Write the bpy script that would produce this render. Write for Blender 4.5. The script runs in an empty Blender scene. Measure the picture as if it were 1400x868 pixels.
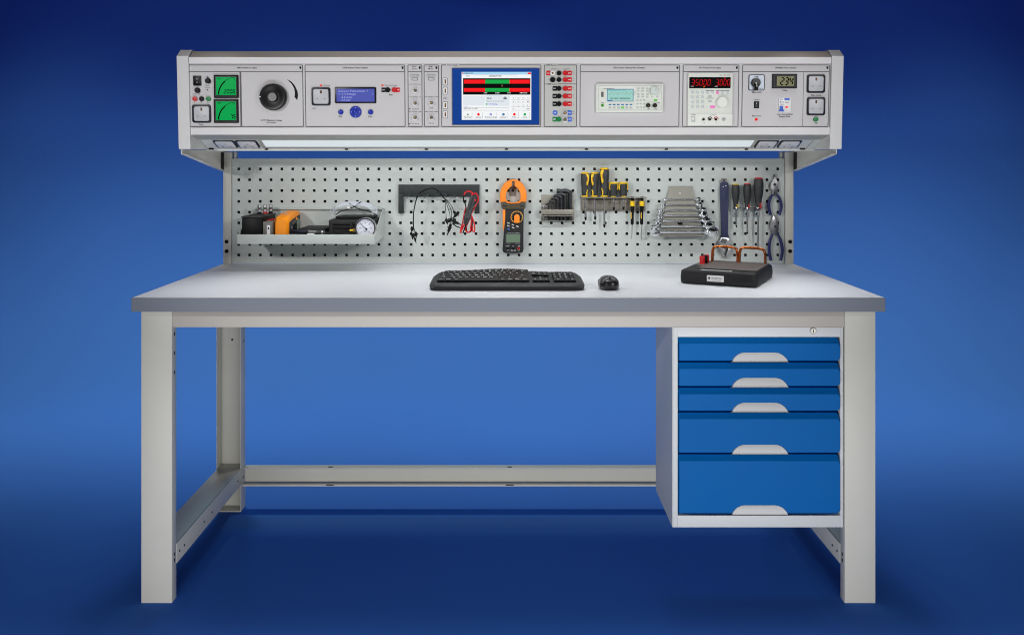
import bpy, bmesh, math, random
from mathutils import Vector, Matrix
random.seed(7)
PI = math.pi
SC = bpy.context.scene
COL = SC.collection

# ------------------------------------------------------------------ camera constants (photo 1400 x 868)
FPX, VX, VY = 1205.0, 695.0, 216.5
CAM = Vector((0.0, -2.34, 1.202))
TOPZ = 0.832          # table top surface
PEGY = 0.745          # front plane of the perforated panel

# ------------------------------------------------------------------ materials
def lin(c):
    return tuple((x/255/12.92 if x/255 <= .04045 else ((x/255+.055)/1.055)**2.4) for x in c)

MATS = {}
def mat(name, rgb, rough=.5, metal=0., var=.03, bump=0., bscale=700., emit=0., coat=0., trans=0., ior=1.45, scale=12., spec=.5, stretch=None):
    if name in MATS: return MATS[name]
    m = bpy.data.materials.new(name); m.use_nodes = True
    nt = m.node_tree; b = nt.nodes['Principled BSDF']
    c = lin(rgb)
    if emit: spec = .06
    b.inputs['Roughness'].default_value = rough
    b.inputs['Metallic'].default_value = metal
    b.inputs['IOR'].default_value = ior
    b.inputs['Specular IOR Level'].default_value = spec
    if coat: b.inputs['Coat Weight'].default_value = coat; b.inputs['Coat Roughness'].default_value = .12
    if trans: b.inputs['Transmission Weight'].default_value = trans
    if emit:
        b.inputs['Emission Color'].default_value = (*c, 1); b.inputs['Emission Strength'].default_value = emit
    if emit: c = tuple(x*.12 for x in c)
    tc = nt.nodes.new('ShaderNodeTexCoord')
    src = tc.outputs['Object']
    if stretch:
        mp = nt.nodes.new('ShaderNodeMapping'); mp.inputs['Scale'].default_value = stretch
        nt.links.new(src, mp.inputs['Vector']); src = mp.outputs['Vector']
    n = nt.nodes.new('ShaderNodeTexNoise'); n.inputs['Scale'].default_value = scale; n.inputs['Detail'].default_value = 6
    nt.links.new(src, n.inputs['Vector'])
    mx = nt.nodes.new('ShaderNodeMix'); mx.data_type = 'RGBA'
    mx.inputs[6].default_value = (*[max(0, x*(1-var)) for x in c], 1)
    mx.inputs[7].default_value = (*[min(1, x*(1+var)) for x in c], 1)
    nt.links.new(n.outputs['Fac'], mx.inputs[0]); nt.links.new(mx.outputs[2], b.inputs['Base Color'])
    mr = nt.nodes.new('ShaderNodeMapRange')
    mr.inputs['To Min'].default_value = max(.02, rough-.06); mr.inputs['To Max'].default_value = min(1, rough+.06)
    nt.links.new(n.outputs['Fac'], mr.inputs['Value']); nt.links.new(mr.outputs['Result'], b.inputs['Roughness'])
    if bump:
        n2 = nt.nodes.new('ShaderNodeTexNoise'); n2.inputs['Scale'].default_value = bscale; n2.inputs['Detail'].default_value = 3
        nt.links.new(tc.outputs['Object'], n2.inputs['Vector'])
        bp = nt.nodes.new('ShaderNodeBump'); bp.inputs['Strength'].default_value = bump; bp.inputs['Distance'].default_value = .001
        nt.links.new(n2.outputs['Fac'], bp.inputs['Height']); nt.links.new(bp.outputs['Normal'], b.inputs['Normal'])
    MATS[name] = m
    return m

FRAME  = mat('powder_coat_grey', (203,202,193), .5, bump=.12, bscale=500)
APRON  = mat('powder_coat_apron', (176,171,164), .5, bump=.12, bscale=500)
PEG    = mat('powder_coat_panel', (192,198,194), .55, bump=.05, bscale=500)
PEGBK  = mat('panel_back_dark', (22,24,26), .8)
CABM   = mat('powder_coat_cabinet', (204,207,208), .5, bump=.12, bscale=500)
CABIN  = mat('cabinet_inside', (60,62,66), .7)
LAM    = mat('white_laminate', (232,234,238), .42, var=.025, bump=.05, bscale=300, scale=30, stretch=(.15,1,1))
EDGE   = mat('edge_band_grey_blue', (108,115,127), .5, var=.05, scale=60, stretch=(.05,1,4))
HOUS   = mat('housing_aluminium', (215,213,213), .42, var=.02)
HOUST  = mat('housing_top_beige', (165,157,148), .5, var=.03)
CAPM   = mat('end_panel_grey', (212,212,211), .5, bump=.1, bscale=500)
LIPM   = mat('housing_lip_grey', (150,150,146), .5)
UNDM   = mat('housing_underside_grey', (186,190,188), .5)
PANEL  = mat('front_panel_grey', (199,197,198), .5, var=.012, scale=5)
PANEL2 = mat('terminal_panel_grey', (190,191,186), .45, var=.02)
LINE   = mat('printed_line_grey', (92,92,94), .6)
INK    = mat('printed_ink', (32,32,36), .7, spec=.1)
INKG   = mat('printed_ink_grey', (120,120,124), .6)
BLACK  = mat('black_plastic', (12,12,14), .45, var=.15, spec=.22)
DIALB  = mat('dial_black', (14,14,15), .36, var=.1, spec=.4)
BLKM   = mat('black_matt_plastic', (24,24,26), .62, var=.15, bump=.1, bscale=900)
BLKG   = mat('black_gloss_plastic', (14,14,15), .28, coat=.15, var=.1, spec=.4)
NAVYB  = mat('navy_black_bezel', (12,17,34), .4)
DGREY  = mat('dark_grey_plastic', (48,50,52), .5)
MGREY  = mat('mid_grey_plastic', (125,125,122), .5)
LGREY  = mat('light_grey_plastic', (196,196,196), .45)
SOCK   = mat('socket_plate_grey', (188,189,193), .4)
WHITE  = mat('white_plastic', (232,232,230), .4)
CREAM  = mat('instrument_cream', (222,226,216), .45)
CREAM2 = mat('instrument_cream_light', (230,232,224), .45)
RED    = mat('red_plastic', (205,28,34), .38)
GREEN  = mat('green_plastic', (10,130,70), .4)
BLUEB  = mat('blue_button', (28,48,160), .35)
BLUEL  = mat('blue_label', (60,105,205), .5)
BRASS  = mat('brass', (200,165,95), .3, metal=1)
COPPER = mat('copper', (200,112,58), .22, metal=1, var=.1, scale=40)
CHROME = mat('chrome', (225,226,228), .14, metal=1)
STEEL  = mat('brushed_steel', (160,161,163), .34, metal=1)
DSTEEL = mat('dark_steel', (52,54,57), .38, metal=.6)
GUNM   = mat('gunmetal_plate', (140,136,126), .45, metal=.3)
OLIVEP = mat('spanner_plate_grey', (143,141,131), .5, metal=.1)
RACKB  = mat('rack_black_coat', (36,41,42), .55, bump=.1)
YELLOW = mat('yellow_rubber', (238,196,20), .45)
ORANGE = mat('orange_rubber', (252,148,4), .5)
ORANGE2= mat('orange_plastic', (248,140,40), .42)
NAVYH  = mat('navy_dipped_handle', (30,34,92), .4)
NAVYW  = mat('navy_wrench_handle', (38,46,82), .5, bump=.1)
DRAW   = mat('drawer_blue', (0,94,166), .55, spec=.12, var=.03, bump=.08, bscale=500)
CLEAR  = mat('clear_polycarbonate', (225,230,242), .12, var=0)
CLEAR.node_tree.nodes['Principled BSDF'].inputs['Alpha'].default_value = .34
BROWNP = mat('brown_grey_plate', (96,88,84), .5)
BRONZE = mat('bronze_pin', (120,80,45), .4, metal=.6)
PINK   = mat('pink_key', (240,130,200), .5)
KEYG   = mat('grey_key', (186,192,188), .5)
LGREEN = mat('lime_key', (110,205,85), .5)
SKYK   = mat('soft_key_blue', (50,120,170), .5)
LCDG   = mat('lcd_green_backlit', (0,156,74), .3, emit=0.95)
LCDB   = mat('lcd_blue_backlit', (82,90,172), .3, emit=0.9)
LCDC   = mat('lcd_cyan_backlit', (160,212,202), .3, emit=0.85)
LCDO   = mat('lcd_olive', (136,136,102), .4, spec=.1)
LCDD   = mat('lcd_off_green', (104,124,104), .3)
LEDR   = mat('led_red_lit', (240,25,25), .4, emit=0.9)
LEDO   = mat('led_orange_lit', (240,125,20), .4, emit=0.8)
SEGR   = mat('segment_red_lit', (205,6,10), .4, emit=0.95)
SEGK   = mat('segment_dark', (4,14,8), .7, spec=.05)
SEGK2  = mat('segment_black', (8,9,7), .7, spec=.05)
LCDT   = mat('lcd_text_pale', (150,158,222), .4, emit=0.9)
SCRBL  = mat('screen_desktop_blue', (24,64,142), .3, emit=0.9)
SCRW   = mat('screen_white', (246,248,249), .3, emit=0.86)
SCRP   = mat('screen_panel_pale', (228,236,242), .3, emit=0.84)
SCRT   = mat('screen_title_blue', (170,218,246), .3, emit=0.86)
SCRK   = mat('screen_black', (3,4,5), .6, spec=.08)
SCRR   = mat('screen_red', (248,30,36), .3, emit=0.9)
SCRG   = mat('screen_green', (30,170,76), .3, emit=0.9)
SCRGY  = mat('screen_grey', (120,126,132), .3, emit=0.8)
SCRBT  = mat('screen_link_blue', (80,90,220), .3, emit=0.9)
LEDP   = mat('lamp_diffuser_lit', (212,222,226), .5, emit=0.92)
BLUEBD = mat('studio_blue_paper', (57,108,193), .85, var=.015, spec=.1, scale=.8)

# ------------------------------------------------------------------ frames: flat panels with u right, v up, w towards the viewer
class Frame:
    def __init__(s, M): s.M = M; s.I = M.inverted()
    def p(s, px, py, w=0.):
        d = Vector(((px-VX)/FPX, 1, -(py-VY)/FPX))
        o = s.I @ CAM; d = s.I.to_3x3() @ d
        t = (w-o.z)/d.z
        q = o + d*t
        return Vector((q.x, q.y, w))
    def rect(s, x0, x1, y0, y1, w=0.):
        a = s.p(x0, y1, w); b = s.p(x1, y0, w)
        return a.x, b.x, a.y, b.y
    def k(s, w=0.):
        return (s.p(701, 217, w)-s.p(700, 217, w)).x
W = Frame(Matrix.Identity(4))
TILT = math.radians(3.7)
CO = Frame(Matrix.Translation((0, .345, 1.37)) @ Matrix.Rotation(PI/2+TILT, 4, 'X'))
PG = Frame(Matrix.Translation((0, PEGY, TOPZ)) @ Matrix.Rotation(PI/2, 4, 'X'))
def wp(px, py, y):       # world point at depth y
    t = y-CAM.y
    return Vector(((px-VX)/FPX*t, y, CAM.z-(py-VY)/FPX*t))

# ------------------------------------------------------------------ mesh builder
FONTC = {}
def font_mesh(s):
    if s in FONTC: return FONTC[s]
    cu = bpy.data.curves.new('lettering', 'FONT'); cu.body = s; cu.size = 1; cu.resolution_u = 2; cu.offset = .018
    cu.align_x = 'CENTER'; cu.align_y = 'CENTER'
    o = bpy.data.objects.new('lettering', cu)
    me = bpy.data.meshes.new_from_object(o)
    r = ([v.co.copy() for v in me.vertices], [tuple(p.vertices) for p in me.polygons])
    bpy.data.objects.remove(o); bpy.data.meshes.remove(me); bpy.data.curves.remove(cu)
    FONTC[s] = r
    return r

def rrect(u0, u1, v0, v1, r, n=4):
    P = []
    for cx, cy, a in ((u1-r, v1-r, 0), (u0+r, v1-r, 90), (u0+r, v0+r, 180), (u1-r, v0+r, 270)):
        for i in range(n+1):
            t = math.radians(a+90*i/n); P.append((cx+r*math.cos(t), cy+r*math.sin(t)))
    return P
def circ(u, v, r, n=24, rv=None):
    return [(u+r*math.cos(2*PI*i/n), v+(rv or r)*math.sin(2*PI*i/n)) for i in range(n)]
def spline(P, n=6, closed=False):
    P = [Vector(p) for p in P]
    if len(P) < 3: return P
    out = []; L = len(P)
    rng = range(L if closed else L-1)
    for i in rng:
        if closed: a, b, c, d = P[(i-1) % L], P[i], P[(i+1) % L], P[(i+2) % L]
        else: a, b, c, d = P[max(i-1, 0)], P[i], P[i+1], P[min(i+2, L-1)]
        for j in range(n):
            t = j/n
            out.append(.5*((2*b)+(c-a)*t+(2*a-5*b+4*c-d)*t*t+(3*b-a-3*c+d)*t**3))
    if not closed: out.append(P[-1])
    return out

class MB:
    def __init__(s): s.v = []; s.f = []; s.fm = []; s.mats = []
    def mi(s, m):
        if m not in s.mats: s.mats.append(m)
        return s.mats.index(m)
    def raw(s, vs, fs, m):
        o = len(s.v); k = s.mi(m)
        s.v += [Vector(x) for x in vs]
        for f in fs: s.f.append([i+o for i in f]); s.fm.append(k)
        return s
    def dump(s, bm, m, M=None):
        if M is not None: bmesh.ops.transform(bm, matrix=M, verts=bm.verts)
        bmesh.ops.recalc_face_normals(bm, faces=bm.faces)
        bm.verts.index_update()
        s.raw([v.co.copy() for v in bm.verts], [[v.index for v in f.verts] for f in bm.faces], m)
        bm.free(); return s
    def box(s, x0, x1, y0, y1, z0, z1, m, bev=0., seg=2, M=None):
        bm = bmesh.new()
        bmesh.ops.create_cube(bm, size=1)
        for v in bm.verts:
            v.co = Vector((x0+(v.co.x+.5)*(x1-x0), y0+(v.co.y+.5)*(y1-y0), z0+(v.co.z+.5)*(z1-z0)))
        if bev: bmesh.ops.bevel(bm, geom=bm.edges[:], offset=bev, segments=seg, profile=.5, affect='EDGES', clamp_overlap=True)
        return s.dump(bm, m, M)
    def prism(s, poly, w0, w1, m, bev=0., seg=2, axis='z', M=None):
        bm = bmesh.new()
        def q(p, w):
            return (p[0], p[1], w) if axis == 'z' else ((w, p[0], p[1]) if axis == 'x' else (p[0], w, p[1]))
        a = [bm.verts.new(q(p, w0)) for p in poly]; b = [bm.verts.new(q(p, w1)) for p in poly]
        n = len(poly)
        bm.faces.new(a[::-1]); bm.faces.new(b)
        for i in range(n): bm.faces.new((a[i], a[(i+1) % n], b[(i+1) % n], b[i]))
        if bev:
            eb = set(b)
            ed = [e for e in bm.edges if (e.verts[0] in eb and e.verts[1] in eb)]
            bmesh.ops.bevel(bm, geom=ed, offset=bev, segments=seg, profile=.5, affect='EDGES', clamp_overlap=True)
        return s.dump(bm, m, M)
    def loft(s, polys, m, M=None, cap=True):     # list of equal length 3D loops
        bm = bmesh.new()
        L = [[bm.verts.new(p) for p in P] for P in polys]
        n = len(L[0])
        for a, b in zip(L, L[1:]):
            for i in range(n): bm.faces.new((a[i], a[(i+1) % n], b[(i+1) % n], b[i]))
        if cap: bm.faces.new(L[0][::-1]); bm.faces.new(L[-1])
        return s.dump(bm, m, M)
    def ring(s, po, pi, w0, w1, m, M=None):
        bm = bmesh.new(); n = len(po)
        R = [[bm.verts.new((p[0], p[1], w)) for p in P] for P, w in ((po, w0), (po, w1), (pi, w1), (pi, w0))]
        for k in range(4):
            a, b = R[k], R[(k+1) % 4]
            for i in range(n): bm.faces.new((a[i], a[(i+1) % n], b[(i+1) % n], b[i]))
        return s.dump(bm, m, M)
    def frame(s, u0, u1, v0, v1, t, w0, w1, m, r=.002):
        return s.ring(rrect(u0, u1, v0, v1, r), rrect(u0+t, u1-t, v0+t, v1-t, max(r-t, .0003)), w0, w1, m)
    def cyl(s, p0, p1, r0, m, r1=None, seg=20, bev=0.):
        p0 = Vector(p0); p1 = Vector(p1); d = p1-p0
        if r1 is None: r1 = r0
        bm = bmesh.new()
        bmesh.ops.create_cone(bm, cap_ends=True, segments=seg, radius1=r0, radius2=r1, depth=d.length)
        if bev:
            ed = [e for e in bm.edges if len(e.link_faces) == 2 and any(len(f.verts) > 4 for f in e.link_faces)]
            bmesh.ops.bevel(bm, geom=ed, offset=bev, segments=2, profile=.5, affect='EDGES', clamp_overlap=True)
        return s.dump(bm, m, Matrix.Translation((p0+p1)/2) @ d.to_track_quat('Z', 'Y').to_matrix().to_4x4())
    def lathe(s, prof, o, axis, m, seg=24, sx=1., sy=1.):   # prof (r, h) along axis from o
        q = Vector(axis).to_track_quat('Z', 'Y').to_matrix().to_4x4()
        M = Matrix.Translation(Vector(o)) @ q
        bm = bmesh.new(); L = []
        for r, h in prof:
            L.append([bm.verts.new((max(r, 1e-5)*math.cos(2*PI*i/seg)*sx, max(r, 1e-5)*math.sin(2*PI*i/seg)*sy, h)) for i in range(seg)])
        for a, b in zip(L, L[1:]):
            for i in range(seg): bm.faces.new((a[i], a[(i+1) % seg], b[(i+1) % seg], b[i]))
        bm.faces.new(L[0][::-1]); bm.faces.new(L[-1])
        return s.dump(bm, m, M)
    def tube(s, pts, r, m, seg=8, closed=False, sm=6, rr=None):
        P = spline(pts, sm, closed) if sm else [Vector(p) for p in pts]
        n = len(P); bm = bmesh.new(); L = []
        up = Vector((.13, .21, .97)).normalized()
        for i, p in enumerate(P):
            if closed: t = P[(i+1) % n]-P[i-1]
            else: t = P[min(i+1, n-1)]-P[max(i-1, 0)]
            t.normalize()
            x = t.cross(up)
            if x.length < .05: x = t.cross(Vector((1, 0, 0)))
            x.normalize(); y = t.cross(x)
            if i and L:
                pass
            rad = r if rr is None else r*rr(i/(n-1))
            L.append([bm.verts.new(p+x*rad*math.cos(2*PI*j/seg)+y*rad*math.sin(2*PI*j/seg)) for j in range(seg)])
        prs = list(zip(L, L[1:])) + ([(L[-1], L[0])] if closed else [])
        for a, b in prs:
            for j in range(seg): bm.faces.new((a[j], a[(j+1) % seg], b[(j+1) % seg], b[j]))
        if not closed: bm.faces.new(L[0][::-1]); bm.faces.new(L[-1])
        return s.dump(bm, m)
    def text(s, t, u, v, w, size, m, width=None, M=None, al=0.):
        vs, fs = font_mesh(t)
        if not vs: return s
        x0 = min(a.x for a in vs); x1 = max(a.x for a in vs)
        kx = size if width is None else width/(x1-x0)
        off = al*(x1-x0)*kx/2
        V = [Vector((u+off+(a.x-(x0+x1)/2)*kx, v+a.y*size, w)) for a in vs]
        if M is not None: V = [M @ a for a in V]
        return s.raw(V, fs, m)
    def seg7(s, t, u0, u1, v0, v1, w, m, slant=.12, th=.16):
        segs = {'0':'abcdef','1':'bc','2':'abged','3':'abgcd','4':'fgbc','5':'afgcd','6':'afgedc','7':'abc','8':'abcdefg','9':'abcdfg'}
        H = v1-v0; chars = [c for c in t if c != '.']
        pitch = (u1-u0)/len(chars); wd = pitch*.62; i = -1
        for c in t:
            if c == '.':
                x = u0+(i+1)*pitch-pitch*.16; d = th*H*.45
                s.box(x-d, x+d, v0, v0+2*d, w, w+.0002, m); continue
            i += 1; x = u0+i*pitch; g = th*H*.5; h2 = H/2
            S = {'a':(x,H,x+wd,H),'d':(x,0,x+wd,0),'g':(x,h2,x+wd,h2),'f':(x,h2,x,H),'e':(x,0,x,h2),'b':(x+wd,h2,x+wd,H),'c':(x+wd,0,x+wd,h2)}
            for k in segs.get(c, ''):
                a, b, cc, d = S[k]; e = g*.35
                if k in 'adg': pts = [(a+e, b), (a+e+g*.6, b+g*.8), (cc-e-g*.6, b+g*.8), (cc-e, b), (cc-e-g*.6, b-g*.8), (a+e+g*.6, b-g*.8)]
                else: pts = [(a, b+e), (a+g*.8, b+e+g*.6), (a+g*.8, d-e-g*.6), (a, d-e), (a-g*.8, d-e-g*.6), (a-g*.8, b+e+g*.6)]
                pts = [(p[0]+slant*p[1], p[1]+v0) for p in pts]
                s.raw([(p[0], p[1], w+.0002) for p in pts], [list(range(6))], m)
        return s

OFF = {}
KEEP = []
def thing(name, label, cat, base, fr=W, group=None):
    o = bpy.data.objects.new(name, None); COL.objects.link(o)
    base = Vector(base)
    o.matrix_world = fr.M @ Matrix.Translation(base)
    o.empty_display_size = .02
    o['label'] = label; o['category'] = cat
    if group: o['group'] = group
    OFF[o.name] = base
    return o
def part(name, mb, parent, label=None, ang=38):
    off = OFF[parent.name] if parent else Vector((0, 0, 0))
    me = bpy.data.meshes.new(name)
    me.from_pydata([tuple(v-off) for v in mb.v], [], mb.f)
    for m in mb.mats: me.materials.append(m)
    me.polygons.foreach_set('material_index', mb.fm)
    me.polygons.foreach_set('use_smooth', [True]*len(mb.f))
    me.set_sharp_from_angle(angle=math.radians(ang))
    me.update()
    o = bpy.data.objects.new(name, me); COL.objects.link(o)
    if parent: o.parent = parent; OFF[o.name] = off
    if label: o['label'] = label
    return o
def solo(name, mb, label, cat, base, fr=W, group=None, ang=38):   # a thing that is one mesh
    base = Vector(base)
    me = bpy.data.meshes.new(name)
    me.from_pydata([tuple(v-base) for v in mb.v], [], mb.f)
    for m in mb.mats: me.materials.append(m)
    me.polygons.foreach_set('material_index', mb.fm)
    me.polygons.foreach_set('use_smooth', [True]*len(mb.f))
    me.set_sharp_from_angle(angle=math.radians(ang))
    o = bpy.data.objects.new(name, me); COL.objects.link(o)
    o.matrix_world = fr.M @ Matrix.Translation(base)
    o['label'] = label; o['category'] = cat
    if group: o['group'] = group
    OFF[o.name] = base
    return o

# ================================================================== SETTING: floor and studio backdrop
FY, RAD, WALLY = 1.9, 1.4, 3.3
b = MB(); X = 7
b.raw([(-X, -5, 0), (X, -5, 0), (X, FY, 0), (-X, FY, 0)], [[0, 1, 2, 3]], BLUEBD)
o = part('floor', b, None); o['kind'] = 'structure'
b = MB(); prof = [(FY, 0)]
for i in range(1, 25):
    a = PI/2*i/24; prof.append((FY+RAD*math.sin(a), RAD-RAD*math.cos(a)))
prof.append((WALLY, 5.5))
vs = []; fs = []
for y, z in prof: vs += [(-X, y, z), (X, y, z)]
for i in range(len(prof)-1): fs.append([2*i, 2*i+1, 2*i+3, 2*i+2])
b.raw(vs, fs, BLUEBD)
o = part('backdrop', b, None, ang=80); o['kind'] = 'structure'

# ================================================================== WORKBENCH
wb = thing('workbench', 'long grey steel workbench with white top, open left leg frame and perforated back panel', 'workbench', (0, .37, 0))
b = MB()
b.box(-1, 1, .0035, PEGY, TOPZ-.037, TOPZ-.0012, EDGE)
b.box(-.9995, .9995, .0015, PEGY, TOPZ-.0012, TOPZ, LAM, .0004, 1)
ttop = part('table_top', b, wb)
b = MB(); b.box(-1.0015, 1.0015, 0, .0035, TOPZ-.0375, TOPZ-.0008, EDGE, .0008, 1)
part('edge_band', b, ttop)
LF, LB = .044, .711
def leg(sx, front):
    b = MB(); xo, xi = .993, .910; t = .002
    def bx(xa, xb, y0, y1, z0, z1, bev=.0006):
        xa, xb = sorted((sx*xa, sx*xb)); b.box(xa, xb, y0, y1, z0, z1, FRAME, bev, 2)
    H = .793
    if front:
        bx(xi, xo, LF, LF+t, 0, H, .0009)
        bx(xi, xi+t, LF+t, LF+.032, 0.0, H); bx(xo-t, xo, LF+t, LF+.032, 0, H)
        bx(xi+t, xo-t, LF+t, LF+.032, .0, .003)
    else:
        bx(xi, xo, LB-t, LB, 0, H); bx(xi, xi+t, LB-.053, LB-t, 0, H); bx(xo-t, xo, LB-.053, LB-t, 0, H)
        bx(xi+t, xo-t, LB-.053, LB-t, 0, .003)
    L = part('leg', b, wb)
    def hole(x, y, z, n, r, m=BLACK):
        h = MB(); h.cyl(Vector((x, y, z))-Vector(n)*.001, Vector((x, y, z))+Vector(n)*.0006, r, m, seg=12); part('bolt_hole', h, L)
    if front:
        for z in (.724, .672, .619, .125, .108):
            h = MB(); h.box(*sorted((sx*(xi-.0006), sx*(xi+.0005))), LF+.014, LF+.021, z-.0045, z+.0045, BLACK, .0003, 1); part('bolt_hole', h, L)
    else:
        hole(sx*.955, LB-t, .575, (0, -1, 0), .004, DGREY); hole(sx*.955, LB-t, .105, (0, -1, 0), .004, DGREY)
        hole(sx*(xi), LB-.02, .575, (-sx, 0, 0), .004, DGREY)
        hole(sx*(xi), LB-.042, .125, (-sx, 0, 0), .005, DGREY); hole(sx*(xi), LB-.026, .108, (-sx, 0, 0), .005, DGREY)
for sx in (-1, 1):
    leg(sx, True); leg(sx, False)
for sx in (-1, 1):
    b = MB()
    def bx(xa, xb, *a):
        xa, xb = sorted((sx*xa, sx*xb)); b.box(xa, xb, *a, FRAME, .0008, 2)
    bx(.913, .990, LF+.034, LB-.003, .1445, .147); bx(.9085, .9125, LF+.0325, LB-.036, .093, .147); bx(.988, .9905, LF+.034, LB-.06, .093, .144)
    rl = part('side_rail', b, wb)
    for y in (.095, .13, .29, .36, .62):
        h = MB(); h.cyl((sx*.907, y, .119), (sx*.9087, y, .119), .0032, DGREY, seg=10); part('screw', h, rl)
    b = MB(); bx(.913, .990, LF+.034, LB-.003, .735, .79); part('top_rail', b, wb)
b = MB()
b.box(-.9085, .9085, .672, .706, .141, .1435, FRAME, .0006); b.box(-.9085, .9085, .703, .706, .084, .141, FRAME); b.box(-.9085, .9085, .672, .7025, .0815, .0838, FRAME, .0006)
b.box(-.9085, .9085, .672, .674, .0838, .089, FRAME)
st = part('rear_stretcher', b, wb)
for px in (451, 697):
    x = wp(px, 650, .672).x
    h = MB(); h.box(x-.013, x+.013, .6714, .673, .0845, .0885, DGREY, .0004, 1); part('slot', h, st)
    h = MB(); h.box(x-.008, x+.008, .68, .69, .1433, .1438, DGREY); part('slot', h, st)
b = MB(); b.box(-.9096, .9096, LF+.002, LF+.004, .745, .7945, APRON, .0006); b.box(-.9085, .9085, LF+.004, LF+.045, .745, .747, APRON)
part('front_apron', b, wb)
b = MB(); b.box(-.9085, .9085, .69, .71, .735, .79, FRAME); part('rear_apron', b, wb)
# uprights
for sx in (-1, 1):
    b = MB()
    def bx(xa, xb, *a, m=FRAME):
        xa, xb = sorted((sx*xa, sx*xb)); b.box(xa, xb, *a, m, .001, 2)
    bx(.969, .9985, PEGY+.0005, PEGY+.05, .60, 1.2245)
    bx(.955, .962, PEGY+.008, PEGY+.03, 1.19, 1.2245)
    u = part('upright', b, wb)
    for py in (330.5, 343.5):
        p = wp(VX+sx*385.2, py, PEGY); h = MB()
        h.lathe([(.0066, -.001), (.0066, .0012), (.005, .0026), (.0008, .003)], p, (0, -1, 0), BLACK, 18); part('hole_plug', h, u)
# perforated panel with real square holes
b = MB()
PX0, PX1, PZ0, PZ1 = -.9665, .9665, TOPZ+.0005, 1.1985
cols = [wp(326.4+i*14.74, 300, PEGY).x for i in range(51)]
rows = [wp(700, y, PEGY).z for y in (231.2, 246.0, 260.8, 275.5, 290.2, 304.9, 319.6, 334.2, 348.7)]
hs = .0046
xs = [PX0]; zs = [PZ0]
for c in cols: xs += [c-hs, c+hs]
xs.append(PX1)
for r in sorted(rows): zs += [r-hs, r+hs]
zs.append(PZ1)
nx, nz = len(xs), len(zs)
vs = [(x, PEGY, z) for z in zs for x in xs] + [(x, PEGY+.0016, z) for z in zs for x in xs]
N = nx*nz; fs = []
for j in range(nz-1):
    for i in range(nx-1):
        a, c, d, e = j*nx+i, j*nx+i+1, (j+1)*nx+i+1, (j+1)*nx+i
        if i % 2 == 1 and j % 2 == 1:
            fs += [[a, a+N, c+N, c], [c, c+N, d+N, d], [d, d+N, e+N, e], [e, e+N, a+N, a]]
        else:
            fs += [[a, c, d, e], [a+N, e+N, d+N, c+N]]
b.raw(vs, fs, PEG)
b.box(PX0, PX1, PEGY-.0004, PEGY+.022, PZ1+.0002, PZ1+.0024, PEG, .0006, 1)
pegboard = part('perforated_panel', b, wb)
b = MB(); b.box(PX0+.004, PX1-.004, PEGY+.018, PEGY+.020, PZ0, PZ1-.004, PEGBK); part('backing_sheet', b, pegboard)

# ================================================================== DRAWER CABINET
cb = thing('drawer_cabinet', 'light grey cabinet of five blue drawers hung under the right end of the bench', 'drawer cabinet', (.68, .18, .203))
CY = .049
x0, x1 = .4445, .9075; z0, z1 = .203, .744
b = MB()
t = .002
b.box(x0, x0+t, CY, .316, z0, z1, CABM, .0005, 1); b.box(x1-t, x1, CY, .316, z0, z1, CABM, .0005, 1)
b.box(x0+t, x1-t, CY+.02, .316, z0+.001, z0+.003, CABM); b.box(x0+t, x1-t, CY+.02, .316, z1-.003, z1-.001, CABM)
b.box(x0+t, x1-t, .314, .316, z0+.003, z1-.003, CABM)
b.box(x0+.03, x1-.03, CY+.03, CY+.032, z0+.035, z1-.03, CABIN)
part('carcass', b, cb)
b = MB()
dx0, dx1 = (926.5-VX)/504.2, (1148.5-VX)/504.2
dz = lambda py: CAM.z-(py-VY)/504.2
b.box(x0+t, dx0, CY-.001, CY+.03, z0, z1, CABM, .001); b.box(dx1, x1-t, CY-.001, CY+.03, z0, z1, CABM, .001)
b.box(dx0, dx1, CY-.001, CY+.03, dz(460.5), z1, CABM, .001); b.box(dx0, dx1, CY-.001, CY+.03, z0, dz(704), CABM, .001)
part('face_frame', b, cb)
b = MB(); lx, lz = (1111-VX)/504.2, dz(452)
b.lathe([(.0085, 0), (.0085, .004), (.007, .0055), (.0062, .0055), (.006, .0045), (.0005, .0045)], (lx, CY-.001, lz), (0, -1, 0), mat('pale_nickel', (214,213,204), .3, metal=.5), 22)
b.box(lx-.0008, lx+.0008, CY-.0062, CY-.005, lz-.004, lz+.004, BLACK)
part('cylinder_lock', b, cb)
DR = [(461.2, 494.2), (495.4, 528.6), (529.8, 562.4), (563.6, 619.6), (620.8, 702)]
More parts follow.
